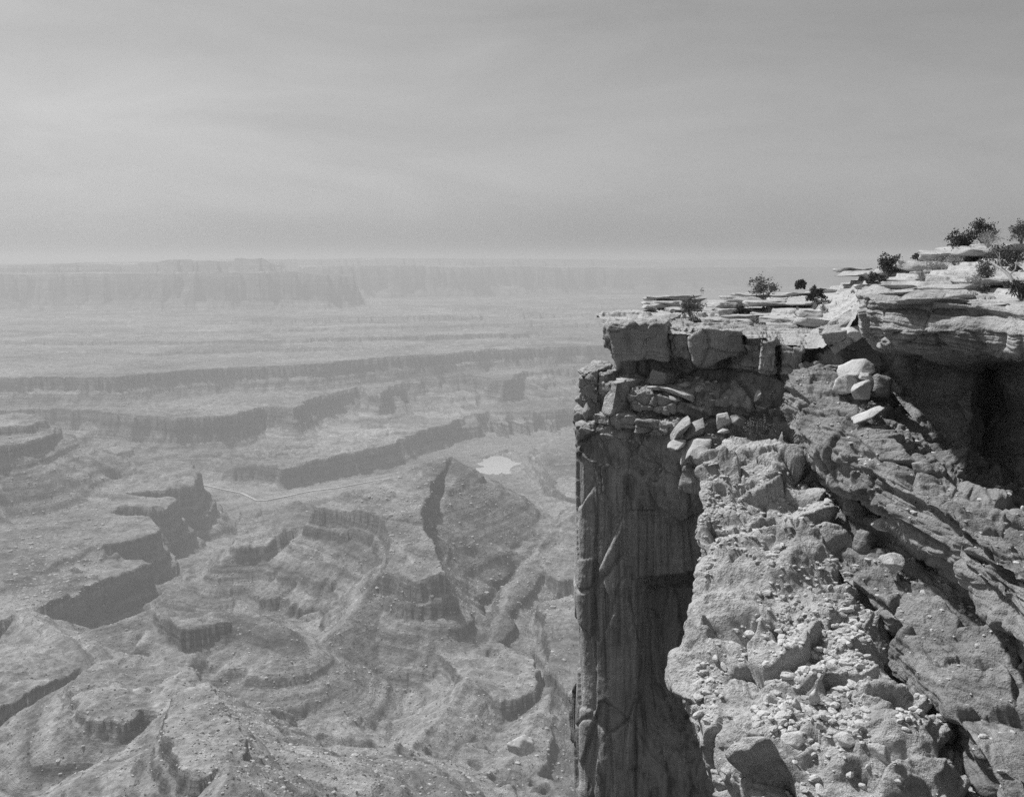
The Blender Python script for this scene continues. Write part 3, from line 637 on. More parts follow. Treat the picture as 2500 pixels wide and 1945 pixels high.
# 5 the overhanging slab and the alcove under it
O = [
 [(2112, 706, 33), (2088, 716, 30.4), (2108, 748, 30.4), (2112, 800, 30.8), (2132, 846, 31), (2142, 852, 31.6), (2160, 890, 31), (2180, 962, 30)],
 [(2142, 702, 29.8), (2112, 722, 27.6), (2120, 752, 27.8), (2132, 802, 27.9), (2148, 850, 28.3), (2165, 860, 31.4), (2184, 922, 31), (2212, 1002, 29.4)],
 [(2182, 707, 28.4), (2142, 735, 26), (2147, 760, 26.2), (2157, 802, 26), (2190, 855, 26.5), (2204, 866, 31), (2218, 942, 30.6), (2252, 1042, 28.6)],
 [(2262, 708, 27.4), (2242, 740, 25), (2242, 762, 25.2), (2242, 806, 25), (2252, 860, 25.5), (2262, 880, 31), (2268, 952, 30.4), (2292, 1085, 28.2)],
 [(2352, 710, 26.8), (2342, 744, 24.4), (2342, 764, 24.6), (2342, 806, 24.3), (2347, 860, 24.8), (2352, 892, 30.4), (2357, 972, 29.8), (2362, 1105, 27.8)],
 [(2380, 715, 26.5), (2378, 748, 24.1), (2378, 766, 24.3), (2378, 806, 24), (2380, 858, 24.5), (2378, 895, 30.6), (2376, 975, 30), (2378, 1110, 28.2)],
 [(2425, 722, 26.2), (2420, 754, 23.8), (2420, 768, 24), (2420, 806, 23.7), (2420, 856, 24.2), (2412, 895, 31.6), (2392, 980, 32), (2400, 1125, 30.6)],
 [(2522, 737, 25.2), (2502, 768, 22.6), (2502, 778, 22.8), (2502, 816, 22.5), (2502, 862, 23), (2502, 892, 28.6), (2482, 1002, 30), (2482, 1185, 28)],
 [(2700, 762, 22.2), (2682, 792, 19.8), (2682, 802, 20), (2682, 846, 19.7), (2682, 892, 20.2), (2682, 922, 26.4), (2662, 1052, 27.6), (2652, 1265, 26)],
 [(3050, 800, 18), (3030, 830, 15.8), (3030, 842, 16), (3030, 890, 15.7), (3030, 940, 16.2), (3030, 990, 22.4), (3000, 1150, 23.6), (3000, 1400, 22)],
]
def over_disp(v, n):
    d = rock_disp(v, 35, 0.11, (0.5, 0.5, 0.9), 0.17, 0.27, 0.16, 0.55, 0.035)
    return d
O = [[(p[0], p[1], p[2] + (0, 0.3, 0.3, -0.1, -0.4, 0, 0, 0)[k]) for k, p in enumerate(r)] for r in O]   # the slab's face leans back a little
O2 = [list(c) for c in zip(*O)]
over, oV, oN = sheet('overhang', O2, [20, 16, 36, 40, 24, 40, 50], 420, over_disp, 1, M['overhang'], True, after=1)

# ------------------------------------------------------------------ blocks, slabs and boulders
def cube_grid(n):
    """unit cube surface, n quads an edge, corners welded"""
    vs, fs, ix = [], [], {}
    def vid(p):
        k = tuple(np.round(p, 5))
        if k not in ix: ix[k] = len(vs); vs.append(p)
        return ix[k]
    for ax in range(3):
        for sg in (-1, 1):
            a, b_ = (ax + 1) % 3, (ax + 2) % 3
            for i in range(n):
                for j in range(n):
                    q = []
                    for di, dj in ((0, 0), (1, 0), (1, 1), (0, 1)):
                        p = [0, 0, 0]; p[ax] = sg; p[a] = -1 + 2 * (i + di) / n; p[b_] = -1 + 2 * (j + dj) / n
                        q.append(vid(tuple(p)))
                    fs.append(q if sg > 0 else q[::-1])
    return np.array(vs, float), np.array(fs)
CG = {}
def block_mesh(name, corners, n=18, rnd=0.12, seed=0, block=0.05, strata=0.03, lump=0.06, fine=0.015, thick=0.2, bs=(1.6, 1.6, 2)):
    """a fractured block through 8 corners: front TL TR BR BL, back TL TR BR BL (world metres)"""
    if n not in CG: CG[n] = cube_grid(n)
    c, f = CG[n]; c = c.copy()
    inner = np.clip(c, -1 + rnd, 1 - rnd); e = c - inner; ln = np.linalg.norm(e, axis=1, keepdims=True)
    c = inner + e / np.maximum(ln, 1e-6) * rnd
    u = (c[:, 0:1] + 1) / 2; t = (c[:, 1:2] + 1) / 2; w = (c[:, 2:3] + 1) / 2
    K = np.array(corners, float)
    fr = (K[0] * (1 - u) + K[1] * u) * w + (K[3] * (1 - u) + K[2] * u) * (1 - w)
    bk = (K[4] * (1 - u) + K[5] * u) * w + (K[7] * (1 - u) + K[6] * u) * (1 - w)
    v = fr * (1 - t) + bk * t
    me = quads_mesh(name, v, f)
    nr = np.zeros(len(v) * 3, dtype=np.float32); me.vertices.foreach_get('normal', nr); nr = nr.reshape(-1, 3)
    cen = v.mean(0)
    if ((v - cen) * nr).sum() < 0:
        f = f[:, ::-1]; nr = -nr
    d = rock_disp(v, seed, block, bs, strata, thick, lump, 0.9, fine)
    d -= np.maximum(fbm(v * 1.5 + seed, 4, 0.6, seed + 3) - 0.12, 0) * 0.35 * min(1.0, lump * 8)
    bpy.data.meshes.remove(me)
    return v + nr * d[:, None], f

def block(name, front, back, mat, parent=None, bscale=1.0, label=None, category=None, group=None, **kw):
    fr = np.array([P(*p) for p in front]); cen = fr.mean(0)
    bk = cen + (fr - cen) * bscale + np.array(back)
    v, f = block_mesh(name, np.concatenate([fr, bk]), **kw)
    base = np.array([v[:, 0].mean(), v[:, 1].mean(), v[:, 2].min()])
    o = link(name, quads_mesh(name, v - base, f), mat, parent, label=label, category=category, group=group)
    o.location = base
    return o

# cap blocks: jointed pieces of the rim, children of the cliff
block('cap_block', [(1480, 791, 36.6), (1621, 786, 35.2), (1631, 880, 35.3), (1506, 881, 36.5)], (1.2, 3.2, 0.15), M['cap'], cliff, n=50, seed=1, block=0.07, strata=0.09, thick=0.26, lump=0.20, rnd=0.06, bs=(0.7, 0.7, 0.9))
block('cap_block', [(1470, 794, 37.2), (1496, 796, 36.9), (1494, 846, 36.9), (1474, 852, 37.2)], (0.6, 2.2, 0.05), M['cap'], cliff, n=22, seed=2, block=0.08, strata=0.05, lump=0.10, rnd=0.3)
block('cap_block', [(1625, 792, 35.5), (1676, 800, 35.1), (1684, 876, 35.1), (1636, 880, 35.5)], (1.0, 3.0, 0.1), M['cap'], cliff, n=26, seed=3, block=0.08, strata=0.05, lump=0.10)
block('cap_block', [(1676, 801, 34.6), (1814, 806, 33.9), (1824, 872, 34.2), (1706, 892, 34.6)], (1.1, 3.2, 0.1), M['cap'], cliff, n=48, seed=4, block=0.10, strata=0.03, lump=0.16, rnd=0.06, bs=(0.6, 0.6, 0.7))
block('cap_block', [(1816, 806, 34.3), (1864, 818, 33.7), (1868, 872, 33.7), (1824, 870, 34.3)], (0.9, 3.0, 0.1), M['cap'], cliff, n=24, seed=5, block=0.08, strata=0.05, lump=0.10)
block('cap_block', [(1850, 826, 32.9), (1896, 822, 32.7), (1894, 916, 32.6), (1850, 912, 32.9)], (0.9, 2.6, 0.1), M['cap'], cliff, n=28, seed=6, block=0.06, strata=0.03, lump=0.10, rnd=0.25)
block('cap_block', [(1900, 830, 32.7), (1968, 850, 32.2), (1955, 922, 32.2), (1898, 918, 32.6)], (0.9, 2.6, 0.2), M['cap'], cliff, n=28, seed=7, block=0.08, strata=0.05, lump=0.14, rnd=0.22)
# second ledge
block('ledge_block', [(1407, 899, 37.0), (1458, 902, 36.1), (1458, 986, 36.2), (1416, 982, 37.0)], (0.9, 2.0, 0.05), M['cap'], cliff, n=28, seed=11, block=0.10, strata=0.04, lump=0.10)
block('ledge_block', [(1459, 912, 36.2), (1478, 912, 36.0), (1476, 968, 36.0), (1460, 966, 36.2)], (0.8, 1.6, 0.05), M['cap'], cliff, n=16, seed=12, block=0.04, lump=0.06)
block('leaning_pillar', [(1480, 928, 36.0), (1506, 932, 35.1), (1492, 1016, 35.0), (1464, 1006, 35.9)], (1.0, 0.75, 0.05), M['cap'], cliff, n=26, seed=13, block=0.05, strata=0.02, lump=0.07, label='pale leaning pillar split from the ledge below the cap block')
block('ledge_block', [(1530, 944, 35.3), (1652, 974, 34.5), (1642, 1006, 34.5), (1530, 1006, 35.2)], (1.1, 1.9, 0.25), M['cap'], cliff, n=36, seed=14, block=0.14, strata=0.06, lump=0.12)
block('wedge_block', [(1594, 900, 35.6), (1626, 914, 35.3), (1622, 938, 35.3), (1580, 936, 35.6)], (0.7, 0.9, 0.0), M['cap'], cliff, n=18, seed=15, block=0.03, strata=0.0, lump=0.05, rnd=0.08, label='dark wedge shaped block standing on the upper ledge')
# third ledge
block('ledge_block', [(1448, 1010, 35.7), (1487, 1012, 35.2), (1487, 1038, 35.2), (1450, 1032, 35.7)], (0.7, 1.2, 0.05), M['cap'], cliff, n=20, seed=16, block=0.06, strata=0.04, lump=0.06)
block('ledge_block', [(1487, 1010, 35.3), (1508, 1012, 34.9), (1508, 1042, 34.9), (1488, 1040, 35.3)], (0.8, 1.0, 0.05), M['cap'], cliff, n=16, seed=17, block=0.03, lump=0.05)
block('ledge_block', [(1508, 1010, 35.0), (1550, 1018, 34.7), (1549, 1048, 34.7), (1508, 1042, 35.0)], (0.7, 1.2, 0.05), M['cap'], cliff, n=20, seed=18, block=0.06, strata=0.04, lump=0.07)
block('ledge_block', [(1550, 1024, 34.5), (1638, 1034, 33.9), (1628, 1064, 33.9), (1549, 1056, 34.5)], (0.8, 1.3, 0.05), M['cap'], cliff, n=28, seed=19, block=0.10, strata=0.05, lump=0.09)
# wall pieces
block('wall_slab', [(1668, 1138, 33.3), (1712, 1150, 32.9), (1708, 1208, 32.9), (1652, 1196, 33.3)], (0.8, 0.9, 0), M['wall'], cliff, n=24, seed=21, block=0.05, lump=0.06, rnd=0.08)
block('wall_spall', [(1388, 1690, 37.6), (1404, 1660, 37.2), (1404, 1826, 37.0), (1386, 1822, 37.5)], (1.0, 1.0, 0), M['wall'], cliff, n=16, seed=22, block=0.05, lump=0.12, rnd=0.3)

# flagstones that stand proud of the top: plates with dark edges
FLAGS = [
 # x, y, width px, thickness px, distance, tilt about y, depth m
 (1650, 729, 130, 7, 45.5, 0.02, 2.0), (1630, 742, 60, 8, 44.5, -0.02, 1.6), (1608, 748, 66, 7, 44.0, -0.16, 1.4), (1588, 753, 30, 6, 43.0, -0.28, 0.8),
 (1700, 735, 60, 5, 46.0, 0.06, 1.4), (1505, 772, 40, 4, 42, 0.0, 1.0),
 (1800, 742, 110, 9, 46, 0.0, 2.2), (1825, 731, 100, 8, 47, -0.02, 2.2), (1850, 722, 90, 7, 48, 0.0, 2.0), (1775, 746, 60, 9, 44, -0.02, 1.6),
 (1780, 764, 46, 12, 41, 0.0, 1.2), (1880, 742, 90, 9, 43, 0.02, 1.8), (1950, 722, 120, 7, 47, -0.02, 2.2), (1990, 741, 110, 9, 42, 0.0, 2.0), (2050, 712, 90, 8, 45, -0.03, 2.0),
 (2125, 668, 120, 8, 44, 0.0, 2.4), (2105, 659, 70, 6, 45.5, 0.02, 1.8), (2165, 672, 70, 10, 43, 0.04, 1.8), (2215, 664, 90, 14, 42, 0.06, 2.0), (2290, 652, 110, 16, 40, -0.08, 2.4),
 (2340, 626, 120, 16, 42, -0.10, 2.6), (2400, 614, 110, 16, 41, -0.06, 2.6), (2470, 610, 110, 18, 40, -0.06, 2.4), (2300, 680, 120, 9, 36, 0.0, 2.0), (2230, 690, 110, 8, 36, 0.0, 2.0),
 (2180, 702, 120, 8, 32, 0.0, 1.8), (2340, 702, 130, 8, 31, 0.02, 2.0), (2440, 690, 110, 10, 32, -0.02, 2.0), (2360, 668, 70, 14, 38, 0.04, 1.6), (2265, 672, 50, 12, 39, 0.0, 1.2),
 (2200, 722, 110, 12, 27.2, 0.0, 1.6), (2330, 726, 110, 10, 26.0, 0.02, 1.6), (2290, 738, 160, 9, 25.2, 0.01, 1.5), (2460, 752, 90, 12, 24.8, 0.05, 1.6),
 (2010, 770, 90, 12, 37, -0.04, 1.6), (1930, 800, 80, 10, 35.5, -0.05, 1.4), (2000, 790, 80, 12, 35, -0.1, 1.6), (1970, 826, 70, 10, 33.5, 0.05, 1.4), (1900, 782, 70, 8, 37, 0.0, 1.4),
 (1720, 785, 80, 5, 37, 0.0, 1.2), (1820, 775, 90, 6, 38.5, 0.0, 1.4), (1670, 778, 60, 5, 39, 0.0, 1.0),
]
rs = np.random.RandomState(5)
for k, (x, y, w, th, d, tilt, dep) in enumerate(FLAGS):
    me = rock_mesh('flagstone', 700 + k, 4, 9, (1, 1, 1), 0.04)
    co = np.zeros(len(me.vertices) * 3, dtype=np.float32); me.vertices.foreach_get('co', co); co = co.reshape(-1, 3).astype(float)
    co = (co - (co.min(0) + co.max(0)) / 2) / (co.max(0) - co.min(0))
    co[:, 2] = np.clip(co[:, 2], -0.24, 0.20)
    ws = w / F * d * 1.15; th2 = th / F * d * 1.6
    co = co * np.array([ws, dep * 1.3, th2 / 0.44])
    co[:, 2] += fbm(co * 2.2 + k, 3, 0.5, k) * 0.03 - co[:, 1] * 0.03
    co[:, :2] += co[:, :2] * strata_disp(co + k, 0.10, 0.07, k)[:, None]
    co = co @ np.array(Matrix.Rotation(-tilt, 3, 'Y')).T
    me.vertices.foreach_set('co', co.astype(np.float32).ravel()); me.update()
    o = link('flagstone', me, M['flag'], topo); c = P(x, y, d); o.location = (c[0], c[1] + dep * 0.5, c[2])

def boulder(x, y, w, h, d, seed, label, depth=None, rot=(0, 0, 0), mat='stone', planes=12, category='boulder', group=None, name='boulder', rough=0.03, sub=4):
    me = rock_mesh(name, seed, sub, planes + 6, (1, 1, 1), rough)
    co = np.zeros(len(me.vertices) * 3, dtype=np.float32); me.vertices.foreach_get('co', co); co = co.reshape(-1, 3).astype(float)
    R = np.array(Matrix.Rotation(rot[1], 3, 'Y') @ Matrix.Rotation(rot[0], 3, 'X') @ Matrix.Rotation(rot[2], 3, 'Z'))
    ws, hs = w / F * d, h / F * d; dp = (depth if depth else 0.8) * max(ws, hs * 0.8)
    lo, hi = co.min(0), co.max(0); co = (co - (lo + hi) / 2) / (hi - lo)
    # sized along its own long axis (rot Y = lean in the picture)
    co = co * np.array([ws, dp, hs])
    co = co @ R.T
    co += co / (np.linalg.norm(co, axis=1, keepdims=True) + 1e-6) * (fbm(co * 3.0 / max(ws, 0.3) + seed, 4, 0.55, seed)[:, None] * 0.05 * min(ws, hs))
    c = np.array(P(x, y, d)); zmin = co[:, 2].min()
    co[:, 2] -= zmin
    me.vertices.foreach_set('co', co.astype(np.float32).ravel()); me.update()
    o = link(name, me, M[mat], label=label, category=category, group=group)
    o.location = (c[0], c[1], c[2] + zmin)
    return o

block('tilted_slab', [(2036, 806, 31.7), (2118, 757, 31.2), (2121, 775, 31.2), (2040, 824, 31.7)], (-0.22, 1.0, -0.01), M['cap'], n=26, seed=301, rnd=0.06, block=0.03, strata=0.06, thick=0.09, lump=0.04, label='large tilted slab propped against the left end of the overhang', category='rock slab')
boulder(2092, 812, 70, 40, 31.2, 302, 'pale angular block wedged between tilted slab and overhang', 1.2, (0, -0.3, 0.2), 'stone', 8)
block('boulder', [(2002, 815, 31.4), (2066, 806, 31.0), (2082, 840, 30.9), (2032, 868, 31.2)], (0.75, 0.9, 0.42), M['cap'], n=26, seed=303, rnd=0.07, block=0.04, strata=0.05, thick=0.1, lump=0.06, label='dark furrowed broken block under the tilted slab', category='boulder')
boulder(2088, 905, 92, 56, 30.2, 304, 'wide pale boulder lying below the tilted slab', 1.0, (0, -0.35, 0), 'stone', 11)
boulder(2062, 935, 66, 46, 29.6, 305, 'smooth low boulder left of the round one in the gully', 1.0, (0, -0.2, 0), 'stone', 10)
boulder(2100, 950, 48, 56, 28.9, 306, 'egg shaped grey boulder standing upright in the gully', 0.9, (0, 0.25, 0), 'stone', 14)
boulder(2115, 918, 34, 18, 29.2, 307, 'small flat stone perched on top of the egg shaped boulder', 1.0, (0, 0.1, 0), 'stone', 10)
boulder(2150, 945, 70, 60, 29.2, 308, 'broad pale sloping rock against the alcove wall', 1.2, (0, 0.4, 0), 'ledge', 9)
boulder(2118, 1014, 84, 24, 27.3, 309, 'long pale slab lying on gravel beneath the alcove', 0.7, (0, -0.45, 0), 'stone', 10)
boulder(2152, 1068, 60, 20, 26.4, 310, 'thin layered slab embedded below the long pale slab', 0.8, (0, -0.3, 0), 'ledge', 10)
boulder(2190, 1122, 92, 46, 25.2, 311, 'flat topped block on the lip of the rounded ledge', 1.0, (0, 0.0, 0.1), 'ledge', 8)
boulder(2258, 1148, 52, 44, 24.4, 312, 'dark fronted squarish block beside the flat topped block', 1.0, (0, 0.05, 0.3), 'cap', 8)
boulder(2155, 1278, 56, 26, 25.6, 313, 'narrow slab lying aslant under the rounded ledge', 0.8, (0, -0.45, 0.1), 'stone', 8)
boulder(2178, 1372, 66, 44, 24.6, 314, 'pale rounded block resting on the lower lit ledge', 0.9, (0, 0.15, 0), 'stone', 11)
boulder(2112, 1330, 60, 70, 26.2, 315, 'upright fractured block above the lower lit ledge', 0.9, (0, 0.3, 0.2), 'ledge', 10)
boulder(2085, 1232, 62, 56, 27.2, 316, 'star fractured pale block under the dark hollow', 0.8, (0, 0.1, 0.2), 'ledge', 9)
# the jumble between the ledges
boulder(1698, 1098, 104, 44, 33.0, 321, 'long pale boulder lying diagonally across the jumbled pile', 0.7, (0, -0.62, 0), 'stone', 10)
boulder(1710, 1112, 50, 52, 32.5, 322, 'round shadowed boulder at the front of the jumbled pile', 0.9, (0, 0.1, 0), 'stone', 12)
boulder(1652, 1086, 48, 26, 33.2, 323, 'small pale boulder on the wall lip left of the pile', 0.9, (0, -0.25, 0), 'stone', 11)
boulder(1656, 1064, 28, 26, 33.6, 324, 'knobbly pale stone behind the diagonal boulder', 0.9, (0, 0.2, 0), 'stone', 12)
boulder(1658, 1044, 74, 20, 33.8, 325, 'curved leaning plate right of the lowest ledge blocks', 1.2, (0, -0.85, 0), 'cap', 9)
boulder(1692, 1050, 76, 26, 33.7, 326, 'second leaning plate beside the curved one', 1.2, (0, -0.75, 0), 'cap', 9)
boulder(1762, 1026, 44, 40, 33.4, 327, 'pale striped block next to the cube shaped block', 0.9, (0, -0.5, 0.2), 'stone', 9)
boulder(1802, 1028, 46, 34, 33.3, 328, 'cube shaped grey block with shaded front above the bush', 0.9, (0, 0.05, 0.3), 'cap', 7)
boulder(1768, 1052, 32, 16, 33.1, 329, 'small pale stone below the striped block', 0.9, (0, -0.2, 0), 'stone', 11)
boulder(1796, 1094, 60, 48, 32.2, 330, 'rounded pale block at the head of the scree', 1.0, (0, 0.0, 0.1), 'stone', 9)
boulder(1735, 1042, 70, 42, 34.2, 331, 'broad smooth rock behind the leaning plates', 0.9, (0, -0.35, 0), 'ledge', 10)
boulder(1523, 928, 36, 12, 36.0, 332, 'thin pale plate lying above the leaning pillar', 1.0, (0, 0.04, 0), 'stone', 9)
boulder(1650, 958, 90, 16, 34.9, 333, 'long thin plate sloping down over the ledge block', 1.0, (0, 0.25, 0), 'stone', 9)
boulder(1676, 966, 42, 18, 34.6, 334, 'thick plate at the right end of the sloping plates', 1.0, (0, 0.35, 0), 'stone', 9)
boulder(1648, 974, 30, 12, 34.5, 335, 'small plate under the thick plate on the ledge', 1.0, (0, 0.2, 0), 'stone', 9)
boulder(1676, 940, 36, 20, 35.3, 336, 'pale squarish stone right of the dark wedge block', 1.0, (0, 0.3, 0), 'stone', 8)
boulder(1714, 949, 36, 17, 35.0, 337, 'oval pale stone alone on the upper ledge', 1.0, (0, 0.0, 0), 'stone', 12)
boulder(1850, 966, 12, 32, 33.4, 338, 'small upright slab standing in gravel below the cap', 1.5, (0, 0.35, 0), 'stone', 8)
boulder(1608, 948, 60, 14, 35.4, 339, 'flat plate on the back of the ledge block', 1.0, (0, 0.2, 0), 'stone', 9)
# on the scree
boulder(1885, 1712, 40, 44, 20.6, 341, 'left one of two pale upright stones on the lower scree', 0.7, (0, -0.3, 0), 'stone', 9)
boulder(1990, 1704, 34, 52, 20.4, 342, 'right one of two pale upright stones on the lower scree', 0.7, (0, 0.15, 0), 'stone', 9)
boulder(1946, 1725, 30, 50, 20.3, 342, 'narrow upright stone at the middle of the lower scree', 0.7, (0, -0.1, 0), 'stone', 9)
boulder(1928, 1806, 66, 40, 19.3, 343, 'big pale stone near the bottom of the scree ledge', 0.9, (0, -0.3, 0), 'stone', 10)
boulder(2064, 1806, 54, 34, 18.8, 344, 'rounded stone right of the big pale one', 0.9, (0, 0.1, 0), 'stone', 13)
boulder(2148, 1830, 56, 52, 18.6, 345, 'squarish striped block at the lower right of the scree', 0.9, (0, -0.6, 0), 'stone', 8)
boulder(2010, 1440, 50, 28, 24.9, 346, 'lumpy stone beside the dark face of the lit ledge', 0.9, (0, 0.2, 0), 'stone', 12)
boulder(1985, 1412, 60, 44, 25.4, 347, 'ribbed upright block on the right side of the scree', 0.9, (0, 0.0, 0.2), 'stone', 8)
boulder(1270, 1820, 70, 55, 760, 348, 'big dark boulder far below on the pale talus', 1.0, (0, 0.1, 0), 'rubble', 9, rough=0.08)


# ------------------------------------------------------------------ loose stones and rubble
rs = np.random.RandomState(77)
def pick(Vg, Ng, n, cond):
    v = Vg.reshape(-1, 3); nn = Ng.reshape(-1, 3)
    px = CX + v[:, 0] / v[:, 1] * F; py = HY - v[:, 2] / v[:, 1] * F
    ok = np.nonzero((nn[:, 2] > 0.45) & cond(px, py) & (py < 1990) & (px < 2540))[0]
    # even over the ground, not over the mesh
    i = rs.choice(ok, min(n, len(ok)), replace=False)
    return v[i], nn[i]
pools = []
den = lambda px, py: vnoise(np.stack([px / 90, py / 70, px * 0], 1), 8)
for (Vg, Ng, n, lo, hi, cond, lab, grp, tag) in (
  (lV, lN, 1500, 0.05, 0.34, lambda px, py: (px > 1700) & (py > 1130) & (den(px, py) > -0.2), 'loose angular stone lying on the scree ledge', 'loose stones on the scree ledge', 0),
  (lV, lN, 500, 0.06, 0.42, lambda px, py: (px > 1880) & (px < 2120) & (py > 1520) & (py < 1800), 'loose angular stone lying on the scree ledge', 'loose stones on the scree ledge', 0),
  (sV, sN, 500, 0.05, 0.26, lambda px, py: (px > 1930) & (py > 880), 'loose stone on the gravelly steps below the overhang', 'loose stones below the overhang', 1),
  (cV, cN, 420, 0.06, 0.30, lambda px, py: (px > 1440) & (px < 1960) & (py > 905) & (py < 1150), 'loose stone on the narrow ledges under the cap rock', 'loose stones on the ledges under the cap', 2),
  (tV, tN, 260, 0.06, 0.30, lambda px, py: (px > 1480) & (py > 640) & (py < 850), 'loose stone lying on the flagstone top', 'loose stones on the flagstone top', 3)):
    p, nn = pick(Vg, Ng, n, cond)
    size = lo + (hi - lo) * rs.beta(1.1, 4.0, len(p))
    for a in range(len(p)):
        l2, g2 = lab, grp
        if tag == 0:
            x_, y_ = CX + p[a][0] / p[a][1] * F, HY - p[a][2] / p[a][1] * F
            zone = 'at the head of the scree ledge' if y_ < 1300 else ('on the middle of the scree ledge' if y_ < 1470 else ('among the rubble right of the scree hollow' if x_ > 1990 else ('near the outer lip of the lower scree' if x_ < 1830 else ('above the upright stones on the scree' if y_ < 1690 else 'on the lowest part of the scree ledge'))))
            l2 = ('large' if size[a] > 0.2 else 'small') + ' angular stone ' + zone; g2 = 'loose stones ' + zone
        pools.append((size[a] / p[a][1] * F, size[a], p[a], l2, g2, tag))
pools.sort(key=lambda t: -t[0])
singles, rest = pools[:290], pools[290:]
for spx, sz, p, lab, grp, tag in singles:
    o = link('stone', ROCKS[rs.randint(len(ROCKS))], None, label=lab, category='stone', group=grp)
    o.location = (p[0], p[1], p[2] + sz * 0.12); o.scale = (sz * rs.uniform(0.8, 1.4), sz * rs.uniform(0.8, 1.2), sz * rs.uniform(0.7, 1.3))
    o.rotation_euler = (rs.uniform(-0.5, 0.5), rs.uniform(-0.5, 0.5), rs.uniform(0, 6.28))

def scatter(name, pts, sizes, mat, label, protos, flat=0.7, **kw):
    """many small stones or scrub clumps as one mass"""
    vs, fs, k = [], [], 0
    for p, sz in zip(pts, sizes):
        pv, pf = protos[rs.randint(len(protos))]
        a = rs.uniform(0, 6.28); ca, sa = math.cos(a), math.sin(a)
        q = pv * np.array([sz * rs.uniform(0.7, 1.3), sz * rs.uniform(0.7, 1.3), sz * flat * rs.uniform(0.7, 1.3)])
        q = np.stack([q[:, 0] * ca - q[:, 1] * sa, q[:, 0] * sa + q[:, 1] * ca, q[:, 2]], 1) + p
        vs.append(q); fs.append(pf + k); k += len(q)
    return link(name, quads_mesh(name, np.concatenate(vs), np.concatenate(fs), False), mat, kind='stuff', label=label, **kw)
def proto(seed, sub=1):
    me = rock_mesh('tmp', seed, sub, 9, (1, 0.85, 0.8), 0.1)
    co = np.zeros(len(me.vertices) * 3, dtype=np.float32); me.vertices.foreach_get('co', co)
    f = np.array([list(p.vertices) for p in me.polygons]); bpy.data.meshes.remove(me)
    return co.reshape(-1, 3).astype(float), f
PRO = [proto(500 + k) for k in range(10)]
scatter('rubble', [t[2] for t in rest], [t[1] for t in rest], M['stone'], 'small rubble strewn over the ledges of the cliff', PRO, category='rubble')

def canyon_scatter(n, box, smin, smax, slope=None):
    x0, x1, y0, y1 = box
    px = rs.uniform(x0, x1, n * 6); i = rs.randint(0, len(ROWS) - 1, n * 6)
    d = ROWS[i] * rs.uniform(0.999, 1.001, n * 6); x = (px - CX) / F * d; z = ground(x, d)
    py = HY - z / d * F
    ok = np.nonzero((py > y0) & (py < y1) & (d < 4200))[0][:n]
    return np.stack([x, d, z], 1)[ok], smin + (smax - smin) * rs.beta(1, 5, len(ok))
bx = [((20, 260, 1040, 1480), 1500, 2, 11), ((600, 1110, 1110, 1260), 900, 2, 12), ((900, 1400, 1180, 1500), 1500, 2, 9), ((20, 700, 1400, 1900), 1300, 1.2, 6), ((500, 1400, 1300, 1940), 1800, 1.5, 7), ((20, 1000, 915, 1010), 1200, 4, 18)]
pp, ss = [], []
for b_, n, lo, hi in bx:
    p, q = canyon_scatter(n, b_, lo, hi); pp.append(p); ss.append(q)
scatter('talus_rubble', np.concatenate(pp), np.concatenate(ss), M['rubble'], 'fallen boulders strewn over the canyon slopes', PRO, category='rubble')
p, q = canyon_scatter(5200, (20, 1400, 1200, 1940), 1.0, 4.5)
scatter('scrub', p, q, M['scrub'], 'dark desert scrub dotting the canyon slopes', PRO, 0.8, category='scrub')

# ------------------------------------------------------------------ plants on the rim
def tube(pts, r0, r1, sides=4):
    pts = np.array(pts, float); n = len(pts); vs = []
    tg = np.gradient(pts, axis=0)
    for k in range(n):
        t = tg[k] / (np.linalg.norm(tg[k]) + 1e-9); a = np.cross(t, [0.3, 0.5, 0.8]); a /= np.linalg.norm(a) + 1e-9; b_ = np.cross(t, a)
        r = r0 + (r1 - r0) * k / (n - 1)
        for s in range(sides):
            an = 6.283 * s / sides; vs.append(pts[k] + (a * math.cos(an) + b_ * math.sin(an)) * r)
    fs = [[k * sides + s, k * sides + (s + 1) % sides, (k + 1) * sides + (s + 1) % sides, (k + 1) * sides + s] for k in range(n - 1) for s in range(sides)]
    return np.array(vs), np.array(fs)
def join(parts):
    vs, fs, k = [], [], 0
    for v, f in parts: vs.append(v); fs.append(f + k); k += len(v)
    return np.concatenate(vs), np.concatenate(fs)

